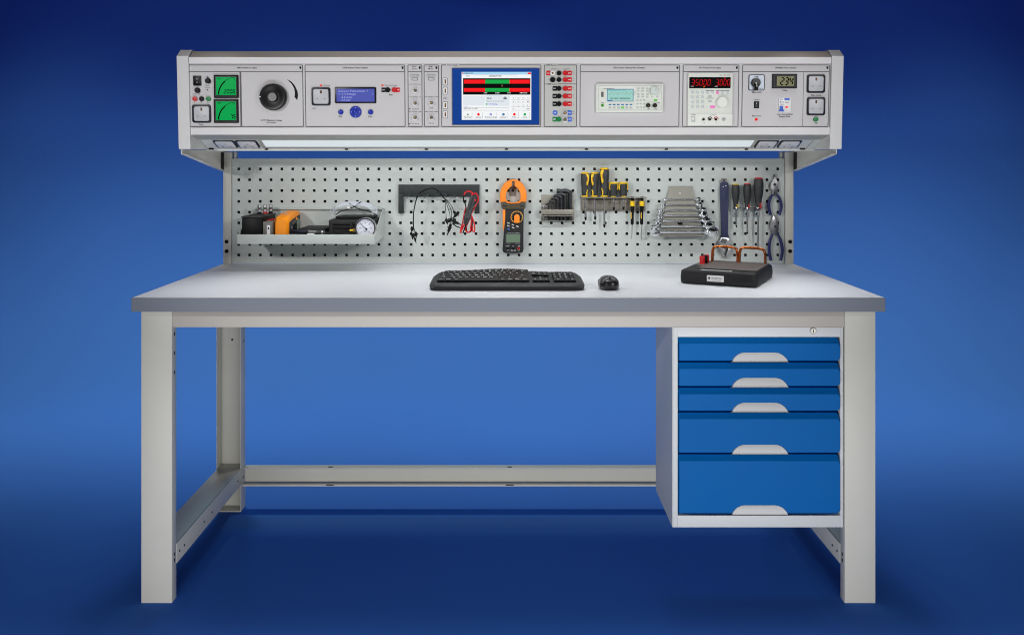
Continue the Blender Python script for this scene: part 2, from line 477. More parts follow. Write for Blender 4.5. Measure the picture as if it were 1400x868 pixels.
for i, (pa, pb) in enumerate(DR):
    za, zb = dz(pb), dz(pa); xa, xb = dx0+.002, dx1-.002
    c = .006
    def loop(y, za, zb, xa, xb, c):
        return [(xa+.002, y, za), (xb-c, y, za), (xb, y, za+c*1.4), (xb, y, zb-c*1.4), (xb-c, y, zb), (xa+.002, y, zb), (xa, y, zb-.003), (xa, y, za+.003)]
    b = MB()
    b.loft([loop(CY+.026, za+.001, zb-.001, xa, xb, c), loop(CY+.004, za+.001, zb-.001, xa, xb, c), loop(CY-.0065, za+.0045, zb-.014, xa, xb-.0003, c), loop(CY-.008, za+.006, zb-.0155, xa+.0015, xb-.002, c)], DRAW)
    lab = ['shallow top drawer under the lock', None, None, 'medium blue drawer', 'tall bottom drawer'][i]
    d = part('drawer', b, cb, lab, ang=20)
    ha, hb = (999.5-VX)/504.2, (1075.5-VX)/504.2; hz = za+.0048; hh = .0218
    pts = [(ha, hz), (hb, hz)]
    A = []
    for k in range(1, 11):
        tt = PI/2*k/10; A.append((hb-.036*(.45*k/10+.55*(1-math.cos(tt))), hz+hh*math.sin(tt)))
    Lh = [(ha+hb-p[0], p[1]) for p in A[::-1]]
    pl = pts[:1]+pts[1:]+A+Lh
    b = MB()
    b.loft([[(p[0], CY-.0085+.012*0, p[1]) for p in pl], [(p[0]*.985+.015*(ha+hb)/2, CY-.0125+.0035*((p[1]-hz)/hh), p[1]-.0006) for p in pl]], LGREY)
    b.box(ha+.001, hb-.001, CY-.0135, CY-.0085, hz-.002, hz-.0002, LGREY, .0006)
    hd = part('handle', b, d)
    b = MB(); b.box(ha-.004, hb+.004, CY-.0095, CY-.0081, hz-.0052, hz-.0022, NAVYB, .0004, 1)
    part('finger_gap', b, hd)

# ================================================================== INSTRUMENT CONSOLE
cs = thing('instrument_console', 'long light grey overhead console of instrument panels held on brackets above the bench', 'console', (.006, .53, 1.228))
CX = .0055; CW = 1.010
yF = lambda z: .345-(z-1.37)*math.tan(TILT)
def cap_prof(dy=0, dz=0):
    return [(yF(1.511)-.007+dy, 1.511-dz), (.362+dy, 1.5335-dz), (.722-dy, 1.5335-dz), (.722-dy, 1.230), (yF(1.23)-.007+dy, 1.230)]
for sx in (-1, 1):
    b = MB()
    xa, xb = sorted((CX+sx*CW, CX+sx*(CW-.035)))
    b.prism(cap_prof(), xa, xb, CAPM, axis='x')
    part('end_panel', b, cs, ang=10)
    b = MB()
    pr = [(.352, 1.2285), (.352, 1.2145), (.722, 1.158), (PEGY+.04, 1.158), (PEGY+.04, 1.2285)]
    xx = sorted((CX*.3+sx*.9988, CX*.3+sx*1.0018)); b.prism(pr, xx[0], xx[1], FRAME, axis='x')
    xx = sorted((CX*.3+sx*.985, CX*.3+sx*1.0)); b.prism([(.355, 1.2128), (.722, 1.1568), (.722, 1.1588), (.355, 1.2148)], xx[0], xx[1], FRAME, axis='x')
    b.box(*sorted((CX*.3+sx*.9966, CX*.3+sx*.9984)), .716, .7445, 1.160, 1.222, BLACK)  # black strip stands in for the shadow at the bracket's rear end
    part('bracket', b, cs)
hx0, hx1 = CX-CW+.036, CX+CW-.036
b = MB()
# top beam, bottom beam, top, underside, back: an extruded housing
vt = [CO.p(700, py).y for py in (78.5, 87.5, 174.5, 184.5)]
def cw(u, v, w): return CO.M @ Vector((u, v, w))
def housing(loop, m, bev=0):
    bb = [(cw(0, v, w).y, cw(0, v, w).z) for v, w in loop]
    b.prism(bb, hx0, hx1, m, axis='x')
housing([(vt[1], -.012), (vt[1], .003), (vt[1]+.001, .004), (vt[0]-.001, .004), (vt[0], .003), (vt[0], -.012)], HOUS)
housing([(vt[3], -.012), (vt[3], .003), (vt[3]+.001, .004), (vt[2]-.001, .004), (vt[2], .003), (vt[2], -.012)], HOUS)
zt = cw(0, vt[0], 0).z; yt = cw(0, vt[0], 0).y
b.prism([(yt, zt+.0002), (.364, 1.5295), (.722, 1.5295), (.722, 1.524), (yt+.03, zt-.004), (yt+.01, zt-.0003)], hx0, hx1, HOUST, axis='x')
zb_ = cw(0, vt[3], 0).z; yb_ = cw(0, vt[3], 0).y
b.prism([(yb_-.002, zb_-.0003), (yb_+.03, zb_-.0003), (.42, zb_-.004), (.413, 1.2597)], hx0, hx1, LIPM, axis='x')
b.prism([(.414, 1.2595), (.489, 1.2305), (.489, 1.2255), (.493, 1.2255), (.494, 1.2315), (.70, 1.2325), (.70, 1.2345), (.492, 1.2345), (.418, 1.2625)], hx0, hx1, UNDM, axis='x')
b.box(hx0, hx1, .70, .722, 1.2325, 1.5238, HOUS)
housing([(vt[2]-.001, -.0008), (vt[1]+.001, -.0008), (vt[1]+.001, -.011), (vt[2]-.001, -.011)], PANEL)
part('housing', b, cs, ang=15)
# underside plane frame
dn = Vector((0, .489-.414, 1.2305-1.2595)); dn.normalize()
# local axes: u = x, v = towards the front (up the slope), w = out of the underside (down and forward)
vv = -dn; ww = Vector((1, 0, 0)).cross(vv)
if ww.z > 0: ww = -ww
UM = Matrix(((1, vv.x, ww.x, 0), (0, vv.y, ww.y, .489), (0, vv.z, ww.z, 1.2305), (0, 0, 0, 1)))
US = Frame(UM)
ul = (Vector((0, .414, 1.2595))-Vector((0, .489, 1.2305))).length
def us_mb(mbs):      # underside local -> world verts
    mbs.v = [UM @ v for v in mbs.v]; return mbs
b = MB()
ua, ub = US.p(357, 198).x, US.p(1032, 198).x
b.box(ua, ub, .012, ul-.001, -.001, .0016, LIPM, .0005, 1)
lamp = part('light_fitting', us_mb(b), cs)
b = MB(); b.box(ua+.012, ub-.012, .028, ul-.0005, .0017, .003, LEDP, .0005, 1)
part('diffuser', us_mb(b), lamp)
for px in (307.5, 338, 1048.5, 1080):
    u = US.p(px, 195.5).x
    b = MB(); b.prism(rrect(u-.034, u+.034, .006+.012, ul-.004, .008), -.001, .003, NAVYB, .0008)
    sk = part('bench_socket', us_mb(b), cs)
    b = MB(); b.prism(rrect(u-.028, u+.028, .0225, ul-.0085, .006), .0031, .0045, SOCK, .0006)
    for du, dv in ((0, .04), (-.012, .02), (.012, .02)): b.box(u+du-.003, u+du+.003, .013+dv, .016+dv, .0044, .0048, BLACK)
    part('socket_plate', us_mb(b), sk)
for px in (289, 1097):
    u = US.p(px, 203).x; b = MB(); b.box(u-.008, u+.008, .006, .012, -.001, .004, BLACK, .0005); part('catch', us_mb(b), cs)
    s_ = -1 if px < 700 else 1
    b = MB(); b.box(u+s_*.012, u+s_*.0135, .004, ul-.002, .0001, .0006, LINE); part('seam', us_mb(b), cs)
for i in range(7):
    px = 364+i*109.5
    u = US.p(px, 203).x; b = MB(); b.cyl((u, .006, -.001), (u, .006, .003), .0055, DGREY, seg=12); part('screw', us_mb(b), cs)

# ------------------------------------------------------------------ modules in the console
K = CO.k(0)
WP = 0.0006
TXT = .00035
def mod(name, label, x0, x1, header=True, base_m=None, notch=None):
    u0, u1, v0, v1 = CO.rect(x0, x1, 88.6, 174)
    r = thing(name, label, 'instrument panel', ((u0+u1)/2, v0, 0), CO, 'instrument panels set in a row in the console')
    b = MB(); b.box(u0, u1, v0, v1, -.003, 0, base_m or PANEL)
    b.frame(u0+.0004, u1-.0004, v0+.0004, v1-.0004, .0024, 0, TXT, LINE, .0035)
    if header:
        va = CO.p(700, 98.3).y
        b.box(u0+.0026, u1-.0026, va-.0011, va+.0011, .0, TXT, LINE)
        shield(b, x1-3.6, 93.1)
    return r, b
def shield(b, px, py, k=1.):
    c = CO.p(px, py, TXT); a = 1.75*K*k
    b.raw([(c.x+x*a*.8, c.y+y*a, TXT) for x, y in ((-1, 1), (1, 1), (1, 0), (.55, -.75), (0, -1.15), (-.55, -.75), (-1, 0))][::-1], [[6, 5, 4, 3, 2, 1, 0]], INK)
def tx(b, s, px, py, w_px, h_px=3.2, m=None, w=TXT, al=0.):
    c = CO.p(px, py, w); b.text(s, c.x, c.y, w, h_px*K*1.05, m or INK, None if w_px is None else w_px*K, al=al)
def bx(b, x0, x1, y0, y1, w0, w1, m, bev=0., r=None):
    u0, u1, v0, v1 = CO.rect(x0, x1, y0, y1, w1)
    if r: b.prism(rrect(u0, u1, v0, v1, r*K), w0, w1, m, bev)
    else: b.box(u0, u1, v0, v1, w0, w1, m, bev)
def kn(b, px, py, prof, m, seg=24, w=0.):     # lathe in pixel radii; heights in metres
    c = CO.p(px, py, max(h for r, h in prof)); b.lathe([(r*K, h) for r, h in prof], (c.x, c.y, w), (0, 0, 1), m, seg)
def socket(r, x0, x1, y0, y1):
    b = MB(); bx(b, x0, x1, y0, y1, -.001, .005, NAVYB, .001, 3)
    s = part('mains_socket', b, r)
    b = MB(); d = 2.5; bx(b, x0+d, x1-d, y0+d, y1-d, .004, .0068, SOCK, .0008, 2.4)
    cx, cy = (x0+x1)/2, (y0+y1)/2
    bx(b, cx-1.2, cx+1.2, cy-8.2, cy-4.2, .0066, .0071, BLACK); bx(b, cx-.9, cx+.6, cy-7.2, cy-5.2, .0071, .0073, BRONZE)
    for s_ in (-1, 1): bx(b, cx+s_*5.2-1.7, cx+s_*5.2+1.7, cy+2.4, cy+4, .0066, .0071, mat('slot_shadow_grey', (160,160,164), .5))
    part('socket_plate', b, s)
def term(r, px, py, m, rad=3.3, name='terminal', hole=BLACK, hm=None):
    b = MB(); kn(b, px, py, [(rad, -.001), (rad, .003), (rad*.92, .006), (rad*.6, .0062), (rad*.55, .004), (.1, .004)], m, 20)
    if hm: kn(b, px, py, [(rad*.42, .003), (rad*.42, .0048), (.1, .0048)], hm, 12)
    return part(name, b, r)
def bnc(r, px, py):
    b = MB(); kn(b, px, py+.4, [(3.4, 0), (3.4, .0015), (.1, .0015)], WHITE, 22)
    kn(b, px, py, [(2.5, .0015), (2.5, .004), (2.1, .005), (2.1, .014), (1.5, .014), (1.5, .010), (.1, .010)], STEEL, 18)
    kn(b, px, py, [(.8, .010), (.8, .0135), (.1, .014)], BRASS, 10)
    part('coaxial_socket', b, r)
def led(r, px, py, a=1.5, bb=.9, m=None):
    b = MB(); bx(b, px-a, px+a, py-bb, py+bb, -.0005, .0016, m or LEDR, .0004, min(a, bb)*.6); part('indicator_lamp', b, r)

# A: variable supply
r, b = mod('supply_panel', 'variable supply panel at the left end with two green meters and big black dial', 259, 414.3)
bx(b, 328.8, 329.8, 98.6, 173, 0, TXT, LINE)
tx(b, '9080 Variable AC Supply', 337.5, 93.1, 27, 2.9)
tx(b, 'Fine', 283.2, 117, 4, 2.2, INKG); tx(b, 'Control', 283.5, 119.8, 7.5, 2.2, INKG); tx(b, 'Fuse 2A', 268.8, 128.8, 10, 2.4, INKG)
tx(b, 'L', 265.8, 139.8, None, 2.4); tx(b, 'N', 275, 139.8, None, 2.4); tx(b, 'E', 284.4, 140.6, None, 2.6)
tx(b, 'Output', 275, 170.2, 6.5, 2.4); tx(b, '0-270V Maximum Voltage', 371, 164.9, 29, 2.6); tx(b, 'Fine Control', 371, 167.9, 13, 2.6)
bx(b, 282.6, 283.8, 104.4, 105.6, 0, TXT, BLUEB); bx(b, 282.7, 284.1, 122.4, 123.8, 0, TXT*2, INK)
arc_o = [(392.2, 108.4), (399, 112.3), (403.6, 118.3), (406.8, 125.5), (407.6, 131), (406.2, 137.6)]
arc_i = [(402.6, 132.8), (403.2, 128), (402.4, 121.8), (399, 115.5)]
pl = [CO.p(x, y, TXT) for x, y in arc_o+arc_i]
b.raw([tuple(p) for p in pl], [list(range(len(pl)))[::-1]], INK)
part('front_panel', b, r)
b = MB(); bx(b, 264, 274.6, 104, 117.6, -.001, .004, BLKG, .0008, 1); sw = part('rocker_switch', b, r)
b = MB(); bx(b, 266.2, 272.4, 106.2, 110.8, .0041, .0065, DGREY, .001); bx(b, 266.2, 272.4, 110.8, 115.4, .0041, .005, BLACK, .001); tx(b, 'O', 269.3, 108.5, None, 2.2, LGREY, .0067); bx(b, 269, 269.7, 112, 114, .005, .0052, LGREY); part('rocker', b, sw)
b = MB(); kn(b, 283.2, 111, [(3.6, 0), (3.4, .009), (2.9, .0105), (.1, .0105)], BLACK); c = CO.p(283.2, 108, .0105); b.prism([(c.x-.0022, c.y-.006), (c.x+.0022, c.y-.006), (c.x+.0006, c.y+.0045), (c.x-.0006, c.y+.0045)], .001, .0106, BLACK); part('pointer_knob', b, r)
b = MB(); kn(b, 269, 123.8, [(3.7, 0), (3.7, .006), (3, .0085), (.1, .0085)], BLACK); part('fuse_holder', b, r)
term(r, 265.8, 135.4, RED, 3.3); term(r, 275, 135.4, BLACK, 3.3); term(r, 284.3, 135.4, GREEN, 3.3)
socket(r, 262.7, 287.8, 143.5, 168.2)
def meter(r, x0, x1, y0, y1, val, dot):
    b = MB(); bx(b, x0, x1, y0, y1, -.001, .007, BLACK, .001)
    u0, u1, v0, v1 = CO.rect(x0+1.8, x1-1.8, y0+1.8, y1-1.8, .0072)
    b.frame(u0, u1, v0, v1, .0025, .007, .0074, DGREY, .0006)
    m = part('meter', b, r)
    b = MB(); bx(b, x0+3.1, x1-2.8, y0+3, y1-3.8, .0068, .0075, LCDG)
    w = .0077; P = []; Q = []
    cx, cy, R = x1-3, y1-4.5, 24.
    n = 16
    for i in range(n+1):
        a = math.radians(180-88*i/n)
        th = 1.0 if i < n*.6 else .35
        P.append(CO.p(cx+(R)*math.cos(a)-.2, cy-(R-.2)*math.sin(a), w)); Q.append(CO.p(cx+(R-1.6*th)*math.cos(a), cy-(R-1.8*th)*math.sin(a), w))
    for i in range(n): b.raw([P[i], P[i+1], Q[i+1], Q[i]], [[3, 2, 1, 0]], SEGK)
    n_ = len(val.replace('.', '')); u1 = CO.p(x1-5.2, 0, w).x; u0 = u1-n_*4.05*K
    va, vb = CO.p(0, y1-6.3, w).y, CO.p(0, y1-11.4, w).y
    b.seg7(val, u0, u1, va, vb, w, SEGK, .12, .26)
    tx(b, 'VOLTS' if n_ > 2 else 'AMPS', x0+7, y0+5.2, 5.5, 2, SEGK, w)
    tx(b, 'V' if n_ > 2 else 'A', x1-5, y0+6.2, None, 2.6, SEGK, w)
    part('meter_screen', b, m)
meter(r, 292.5, 325.1, 102.8, 134.2, '200.5', 1); meter(r, 292.5, 325.1, 136.2, 168.4, '7.5', 1)
b = MB()
kn(b, 372, 132.9, [(18.2, 0), (18.3, .006), (18.0, .018), (16.8, .0215), (13, .0205), (9, .0165), (7.6, .0165), (7.2, .021), (6.4, .0225), (.1, .0225)], DIALB, 48)
dl = part('dial_knob', b, r)
b = MB(); kn(b, 372, 132.9, [(5.8, .022), (5.7, .0242), (5.2, .0252), (.1, .0254)], MGREY, 28); part('dial_cap', b, dl)
b = MB(); bx(b, 354.2, 356.2, 132, 133.4, .02, .0222, WHITE, .0004); part('dial_mark', b, dl)

# B: tester calibrator
r, b = mod('calibrator_panel', 'tester calibrator panel with blue text screen, round blue buttons and one socket', 417.6, 554)
tx(b, '5050B Electrical Tester Calibrator', 485.8, 93.1, 34.5, 2.9)
tx(b, 'Warning', 446.5, 117, 9, 2.4, INKG); tx(b, 'LOOP', 429, 149, 5, 2.6); tx(b, 'Back', 465.6, 159.4, 5, 2.4); tx(b, 'Enter', 506.4, 159.4, 5.4, 2.4)
tx(b, 'Hazardous Voltage', 534.5, 117, 17, 2.3, INKG); tx(b, '4mm', 534.2, 130, 5, 3)
part('front_panel', b, r)
socket(r, 426, 451.3, 119.8, 144.7); led(r, 438.7, 117); led(r, 522.8, 117)
b = MB(); bx(b, 458, 514, 119.5, 141.7, -.001, .004, BLKG, .0008, 1.4); ds = part('display', b, r)
b = MB(); bx(b, 460.2, 511.9, 121.8, 139.4, .004, .0045, LCDB)
for i, s in enumerate(('Select Function ?', '> 1.Voltage', '   2.Loop', '   3.RCD')):
    tx(b, s, 462.6+(0 if i < 2 else 4), 124.9+i*4.1, (40 if i == 0 else 24 if i == 1 else 15 if i == 2 else 12.5), 3.6, LCDT, .0048, al=1.)
tx(b, '<', 509.5, 129, None, 3.2, LCDT, .0048)
part('display_screen', b, ds)
for px in (465.6, 506.4):
    b = MB(); kn(b, px, 153.6, [(3.6, 0), (3.6, .003), (3, .0045), (.1, .005)], BLUEB, 22); part('push_button', b, r)
b = MB(); kn(b, 486, 153.4, [(8, 0), (8, .003), (7.3, .0045), (4.2, .0042), (3.9, .0034), (.1, .0034)], BLUEB, 32)
for a in range(4):
    c = CO.p(486+5.8*math.cos(a*PI/2), 153.4-5.8*math.sin(a*PI/2), .0046); b.raw([(c.x+1.1*K*math.cos(a*PI/2+t), c.y+1.1*K*math.sin(a*PI/2+t), .0046) for t in (0, 2.1, 4.2)], [[0, 1, 2]], LCDT)
nav = part('navigation_pad', b, r)
b = MB(); kn(b, 486, 153.4, [(3.3, .0034), (3.3, .005), (2.7, .006), (.1, .006)], BLUEB, 20); part('centre_button', b, nav)
for s, m, c1, c2 in ((-1, BLACK, 529.6, 521.6), (1, RED, 538.8, 541.2)):
    b = MB(); bx(b, c2, c2+5.2, 120.1, 126.3, 0, .0012, m); tx(b, 'LO' if s < 0 else 'HI', c2+2.6, 123.2, 3.6, 2.2, WHITE, .0015)
    kn(b, c1, 123.2, [(3.5, 0), (3.5, .004), (2.9, .0062), (2, .0062), (1.8, .004), (.1, .004)], m, 22)
    part('terminal', b, r)
b = MB(); kn(b, 533.9, 123.2, [(1, 0), (1, .002), (.1, .0022)], MGREY, 10); part('screw', b, r)

# C, D: narrow coaxial panels
def narrow(name, label, x0, x1, l1, l2, seps, bn, notes, hd):
    r, b = mod(name, label, x0, x1)
    cx = (x0+x1)/2-.4
    tx(b, hd[0], cx-.5, 91.7, 5.4, 2.3); tx(b, hd[1], cx-.5, 94.6, 7, 2.3)
    tx(b, l1, cx, 102, 12, 2.1, INKG); tx(b, l2, cx, 104.4, 12.5, 2.1, INKG)
    for sy, s in seps:
        w_ = len(s)*1.05
        bx(b, x0+1.4, cx-w_/2-1, sy-.35, sy+.35, 0, TXT, LINE); bx(b, cx+w_/2+1, x1-1.4, sy-.35, sy+.35, 0, TXT, LINE)
        tx(b, s, cx, sy, w_, 2.2, INKG)
    for px, py, s, w_ in notes: tx(b, s, px, py, w_, 2.1, INKG)
    part('front_panel', b, r)
    b = MB(); bx(b, cx-4.5, cx+4.5, 105.8, 110.5, 0, .0008, MGREY, 0, 1.8); bx(b, cx-3.6, cx+3.6, 106.7, 109.6, .0008, .0016, LGREY, .0003, 1.2); part('push_button', b, r)
    for py in bn: bnc(r, cx, py)
    return r
r = narrow('counter_panel', 'narrow panel with three coaxial sockets in a column', 557.6, 577.4, 'Output Select', 'Level 50R', [(115.6, 'CLOCK'), (133.1, 'CHANNEL B'), (152.9, 'CHANNEL A')], (123.7, 141.4, 161), [(568, 149.4, 'DC 50R 1M', 9), (568, 169.6, 'DC 50R 1M', 9)], ('RF', 'Source'))
for py in (149.4, 169.6): led(r, 560.2, py, .7, .7, INK)
narrow('sampler_panel', 'narrow panel with two coaxial sockets beside the touch screen', 579.6, 600.2, 'Calibration', 'Reference In', [(132.9, 'REFERENCE'), (152.9, 'SIGNAL')], (140.8, 161), [(589.6, 148.2, '1 MR', 6), (589.6, 169, '50R Out', 7)], ('RF', 'Meter'))

# E: touch screen computer
r, b = mod('computer_panel', 'touch screen computer panel with a red and green test bar on white window', 603.2, 740.2, False)
bx(b, 610, 627.5, 87.6, 90.6, 0, TXT*1.5, PANEL); tx(b, 'Control Display', 618.6, 89.3, 15, 2.6, INK, TXT*2)
c = CO.p(609, 134.6, TXT); b.tube([(c.x-.005, c.y, TXT), (c.x+.006, c.y, TXT)], .0004, INK, 6, sm=0); b.cyl((c.x-.005, c.y, 0), (c.x-.005, c.y, .0008), .0014, INK, seg=10); b.tube([(c.x-.003, c.y, TXT), (c.x, c.y+.003, TXT), (c.x+.003, c.y+.003, TXT)], .0004, INK, 6, sm=0); b.tube([(c.x-.001, c.y, TXT), (c.x+.002, c.y-.003, TXT), (c.x+.004, c.y-.003, TXT)], .0004, INK, 6, sm=0)
part('front_panel', b, r)
for py in (111.8, 124.4, 144.2, 156.9):
    b = MB(); bx(b, 605.3, 612.3, py-5.1, py+5.1, 0, .001, INKG, 0, 1.6); bx(b, 606.0, 611.6, py-4.4, py+4.4, .001, .002, WHITE, .0003, 1.2)
    bx(b, 607.9, 609.9, py-2.8, py+2.8, .002, .0024, BRONZE); bx(b, 608.9, 609.9, py-2.4, py+.2, .0024, .0027, BRASS)
    part('data_port', b, r)
b = MB(); bx(b, 617.9, 738, 93.1, 171.4, -.001, .0032, LINE, .0006, .8); tscr = part('screen_bezel', b, r)
b = MB(); bx(b, 618.8, 737.1, 94, 170.5, .003, .0036, SCRBL)
w0 = .0036; S1 = .0040; S2 = .0044; S3 = .0048; S4 = .0052
bx(b, 631.3, 726.4, 98.7, 164.2, w0, S1, SCRW); bx(b, 631.3, 726.4, 98.7, 102.3, S1, S2, SCRT); bx(b, 721.4, 726, 99.6, 101.9, S2, S3, SCRR)
bx(b, 631.9, 633.5, 99.6, 101.4, S2, S3, SCRR)
tx(b, 'Calibration Panel', 634.8, 100.5, 12, 2.4, INK, S3, al=1.); tx(b, 'Test 1', 639.6, 104.3, 5, 2.3, INK, S2); tx(b, 'CONTINUITY TEST', 677.2, 104.5, 17, 2.7, INK, S2); bx(b, 648, 707, 102.8, 103.1, S1, S2, SCRGY)
bx(b, 633.1, 725.2, 107.4, 129.8, S1, S2, SCRK)
for ya, yb in ((109.3, 114.7), (120.8, 125.8)):
    for xa, xb, m in ((634.2, 663.2, SCRR), (663.2, 696.6, SCRG), (696.6, 724.2, SCRR)): bx(b, xa, xb, ya, yb, S2, S3, m)
    for i in range(9):
        xx = 638+i*10.2; bx(b, xx, xx+.3, yb-2.2, yb-.9, S3, S4, SCRK)
c = CO.p(686.5, 117.5, S3); b.raw([(c.x+x*1.4*K, c.y+y*2*K, S3) for x, y in ((1, 0), (0, 1), (-1, 0), (0, -1))], [[0, 1, 2, 3]], BRASS)
for px, s, w_ in ((663.7, '0.490', 4.6), (680, '0.5000', 5.6), (696, '0.510', 4.6), (715.7, 'LIMIT 0.0100', 10)): tx(b, s, px, 127.5, w_, 1.9, SCRW, S3)
bx(b, 633.3, 662.8, 132, 144.6, S1, S2, SCRP); bx(b, 663.8, 696.6, 131.4, 145.2, S1, S2, SCRP); bx(b, 665, 686, 130.7, 131.2, S1, S2, SCRT)
tx(b, '200.00', 668.6, 134.9, 6.6, 2.9, INK, S3); bx(b, 688.2, 693, 134, 136.2, S2, S3, SCRGY); bx(b, 689.4, 691.6, 132.8, 134, S2, S3, SCRGY)
tx(b, 'Please wait or press to continue', 677.3, 138.6, 24, 1.9, INKG, S3); tx(b, 'Take Readings', 673.9, 142.7, 12, 2.2, SCRBT, S3); bx(b, 664.5, 666.4, 141.8, 143.6, S2, S3, SCRG)
bx(b, 633.3, 696.4, 147.2, 147.5, S1, S2, SCRGY); bx(b, 633.3, 696.4, 151, 151.3, S1, S2, SCRGY); tx(b, 'Test 1', 635, 146.4, 5, 1.7, SCRBT, S2, al=1.); tx(b, 'SELECT TEST TO START', 634, 149, 19, 2.2, INK, S2, al=1.)
kp = ['7', '8', '9', '<', '4', '5', '6', 'M', '1', '2', '3', 'k', '0', '.', '-', 'OK']
for j in range(4):
    for i in range(4):
        px, py = 701.6+6.7*i, 134.4+4.95*j
        bx(b, px-2.7, px+2.8, py-1.9, py+2.1, S1, S2, SCRGY); bx(b, px-2.9, px+2.55, py-2.1, py+1.8, S2, S3, SCRW); tx(b, kp[j*4+i], px, py, None, 2.3, INK, S4)
for (px, hw, m, s) in ((639.6, 5.8, LCDO, 'Take Picture'), (654.1, 5.8, SCRR, 'Cancel'), (671, 8.2, LCDT, 'Previous Step'), (688.3, 6, SKYK, 'Repeat'), (703.2, 5.6, SCRR, 'Fail'), (717.6, 6, SCRG, 'Next')):
    bx(b, px-hw, px+hw+.2, 154, 162.1, S1, S2, SCRGY); bx(b, px-hw-.1, px+hw-.1, 153.8, 161.7, S2, S3, SCRW)
    c = CO.p(px, 156.7, S4)
    if m is LCDO: b.raw([(c.x-1.7*K, c.y-1.3*K, S4), (c.x+1.7*K, c.y-1.3*K, S4), (c.x, c.y+1.7*K, S4)], [[0, 1, 2]], m)
    else: b.raw([(x, y, S4) for x, y in circ(c.x, c.y, 1.8*K, 14)], [list(range(14))], m)
    tx(b, s, px, 160.4, min(len(s)*1.25, hw*1.9), 1.9, INK, S4)
part('touch_screen', b, tscr)

# F: measuring terminals
r, b = mod('terminal_panel', 'narrow panel crowded with red, black, blue and green terminals', 743.2, 789.2, False, PANEL2)
bx(b, 745.8, 762, 87.6, 90.6, 0, TXT*1.5, PANEL2); tx(b, 'DMM Measure', 754, 89.4, 14, 2.5, INK, TXT*2)
bx(b, 762.5, 788.2, 114.7, 115.5, 0, TXT, LINE); bx(b, 744.6, 746.6, 114.7, 115.5, 0, TXT, LINE); tx(b, 'DMM Source', 754.4, 115.4, 14, 2.4, INK, TXT)
tx(b, 'HIGH         LOW', 766, 94.6, 26, 1.8, INKG); tx(b, 'S', 749.5, 109.3, None, 2.4, INKG); tx(b, '1', 768.3, 169.7, None, 2.6)
for py, s1, s2 in ((100.3, 'mA', 'V'), (109.3, 'A', 'R'), (121.3, 'HI', 'V'), (131.8, 'mV', 'R'), (142.4, 'I', 'A'), (154.5, '50R', 'Hz'), (163.4, '1M', 'T')):
    tx(b, s1, 783.8, py-1.3, None, 2.1, INKG); tx(b, s2, 783.8, py+1.5, None, 2.1, INKG)
for py in (102.6, 123.8, 156.8): tx(b, '!', 787.2, py, None, 2.4, RED)
part('front_panel', b, r)
def tag_(px, py, m, wd=5.8, s='', D=False):
    b = MB()
    bx(b, px-wd/2, px+wd/2, py-3.2, py+3.2, 0, .0016, m, .0003, 2.8 if D else .5)
    if s: tx(b, s, px, py, wd*.55, 2.2, WHITE, .0019)
    part('terminal_label', b, r)
tag_(749.6, 100.3, RED, 5.4, 'mA')
b = MB(); kn(b, 755.7, 100.2, [(3.3, 0), (3.3, .004), (2.7, .005), (.1, .005)], WHITE, 22); kn(b, 755.7, 100.2, [(1.3, .005), (1.3, .008), (.1, .008)], BRASS, 12); part('terminal', b, r)
term(r, 755.7, 109.3, BLACK, 3.7)
for py in (100.3, 109.3):
    term(r, 764.4, py, BLACK); term(r, 772.9, py, RED, 3.5); tag_(778.8, py, RED, 6, 'HI')
for py in (121.3, 131.8, 142.4):
    tag_(758.4, py, BLACK, 5.8, 'LO'); term(r, 764.4, py, BLACK, 3.4); term(r, 772.9, py, RED, 3.5); tag_(778.8, py, RED, 6, 'HI')
tag_(758.9, 154.5, BLUEL, 6.6, 'S', True); bnc(r, 772.9, 155); tag_(778.9, 154.5, BLUEL, 5.6, 'RF')
tag_(758.3, 163.4, GREEN, 5.8, 'E'); term(r, 764.3, 163.4, GREEN, 3.4); bnc(r, 772.9, 164); tag_(778.9, 163.4, BLUEL, 5.6, 'RF')

# G: function generator
r, b = mod('generator_panel', 'wide panel holding a cream function generator with pale green screen', 792.2, 929.8)
tx(b, '7060 Function Arbitrary Pulse Generator', 860.3, 93.1, 43.5, 2.9)
part('front_panel', b, r)
b = MB(); bx(b, 815, 906.8, 115.4, 154, -.001, .012, CREAM, .0015, 1)
u0, u1, v0, v1 = CO.rect(817.6, 904.6, 117.2, 151.2, .0124); b.frame(u0, u1, v0, v1, .0016, .012, .0124, KEYG, .001)
bx(b, 819.4, 865.2, 118.2, 120.7, .012, .0126, CREAM2); tx(b, 'FUNCTION GENERATOR', 832, 121.5, 14, 1.5, INKG, .0126)
bx(b, 824.8-3.4, 826.6, 124.4, 124.8, .012, .0125, KEYG); tx(b, 'POWER', 823.6, 140.8, 4, 1.8, INKG, .0125)
for i in range(3):
    tx(b, ('OUT', 'CH1', 'CH2')[i], (886.9, 896.1, 900.6)[i], (149.3, 149.3, 140.9)[i], 3.2, 1.9, INK, .0125)
gi = part('function_generator', b, r)
b = MB(); bx(b, 822, 825.2, 126, 132.8, .012, .0128, DGREY, .0003); bx(b, 823, 824.2, 127.3, 131.4, .0128, .0131, MGREY); part('data_port', b, gi)
b = MB(); kn(b, 823.7, 144.4, [(2, .012), (1.9, .014), (.1, .0145)], mat('green_lit_button', (60,150,10), .4), 16); part('power_button', b, gi)
b = MB(); bx(b, 829.8, 866.2, 122.1, 139.1, .012, .0128, SKYK, .0003); bx(b, 830.6, 865.4, 122.9, 138.4, .0128, .0131, LCDC)
w = .0134
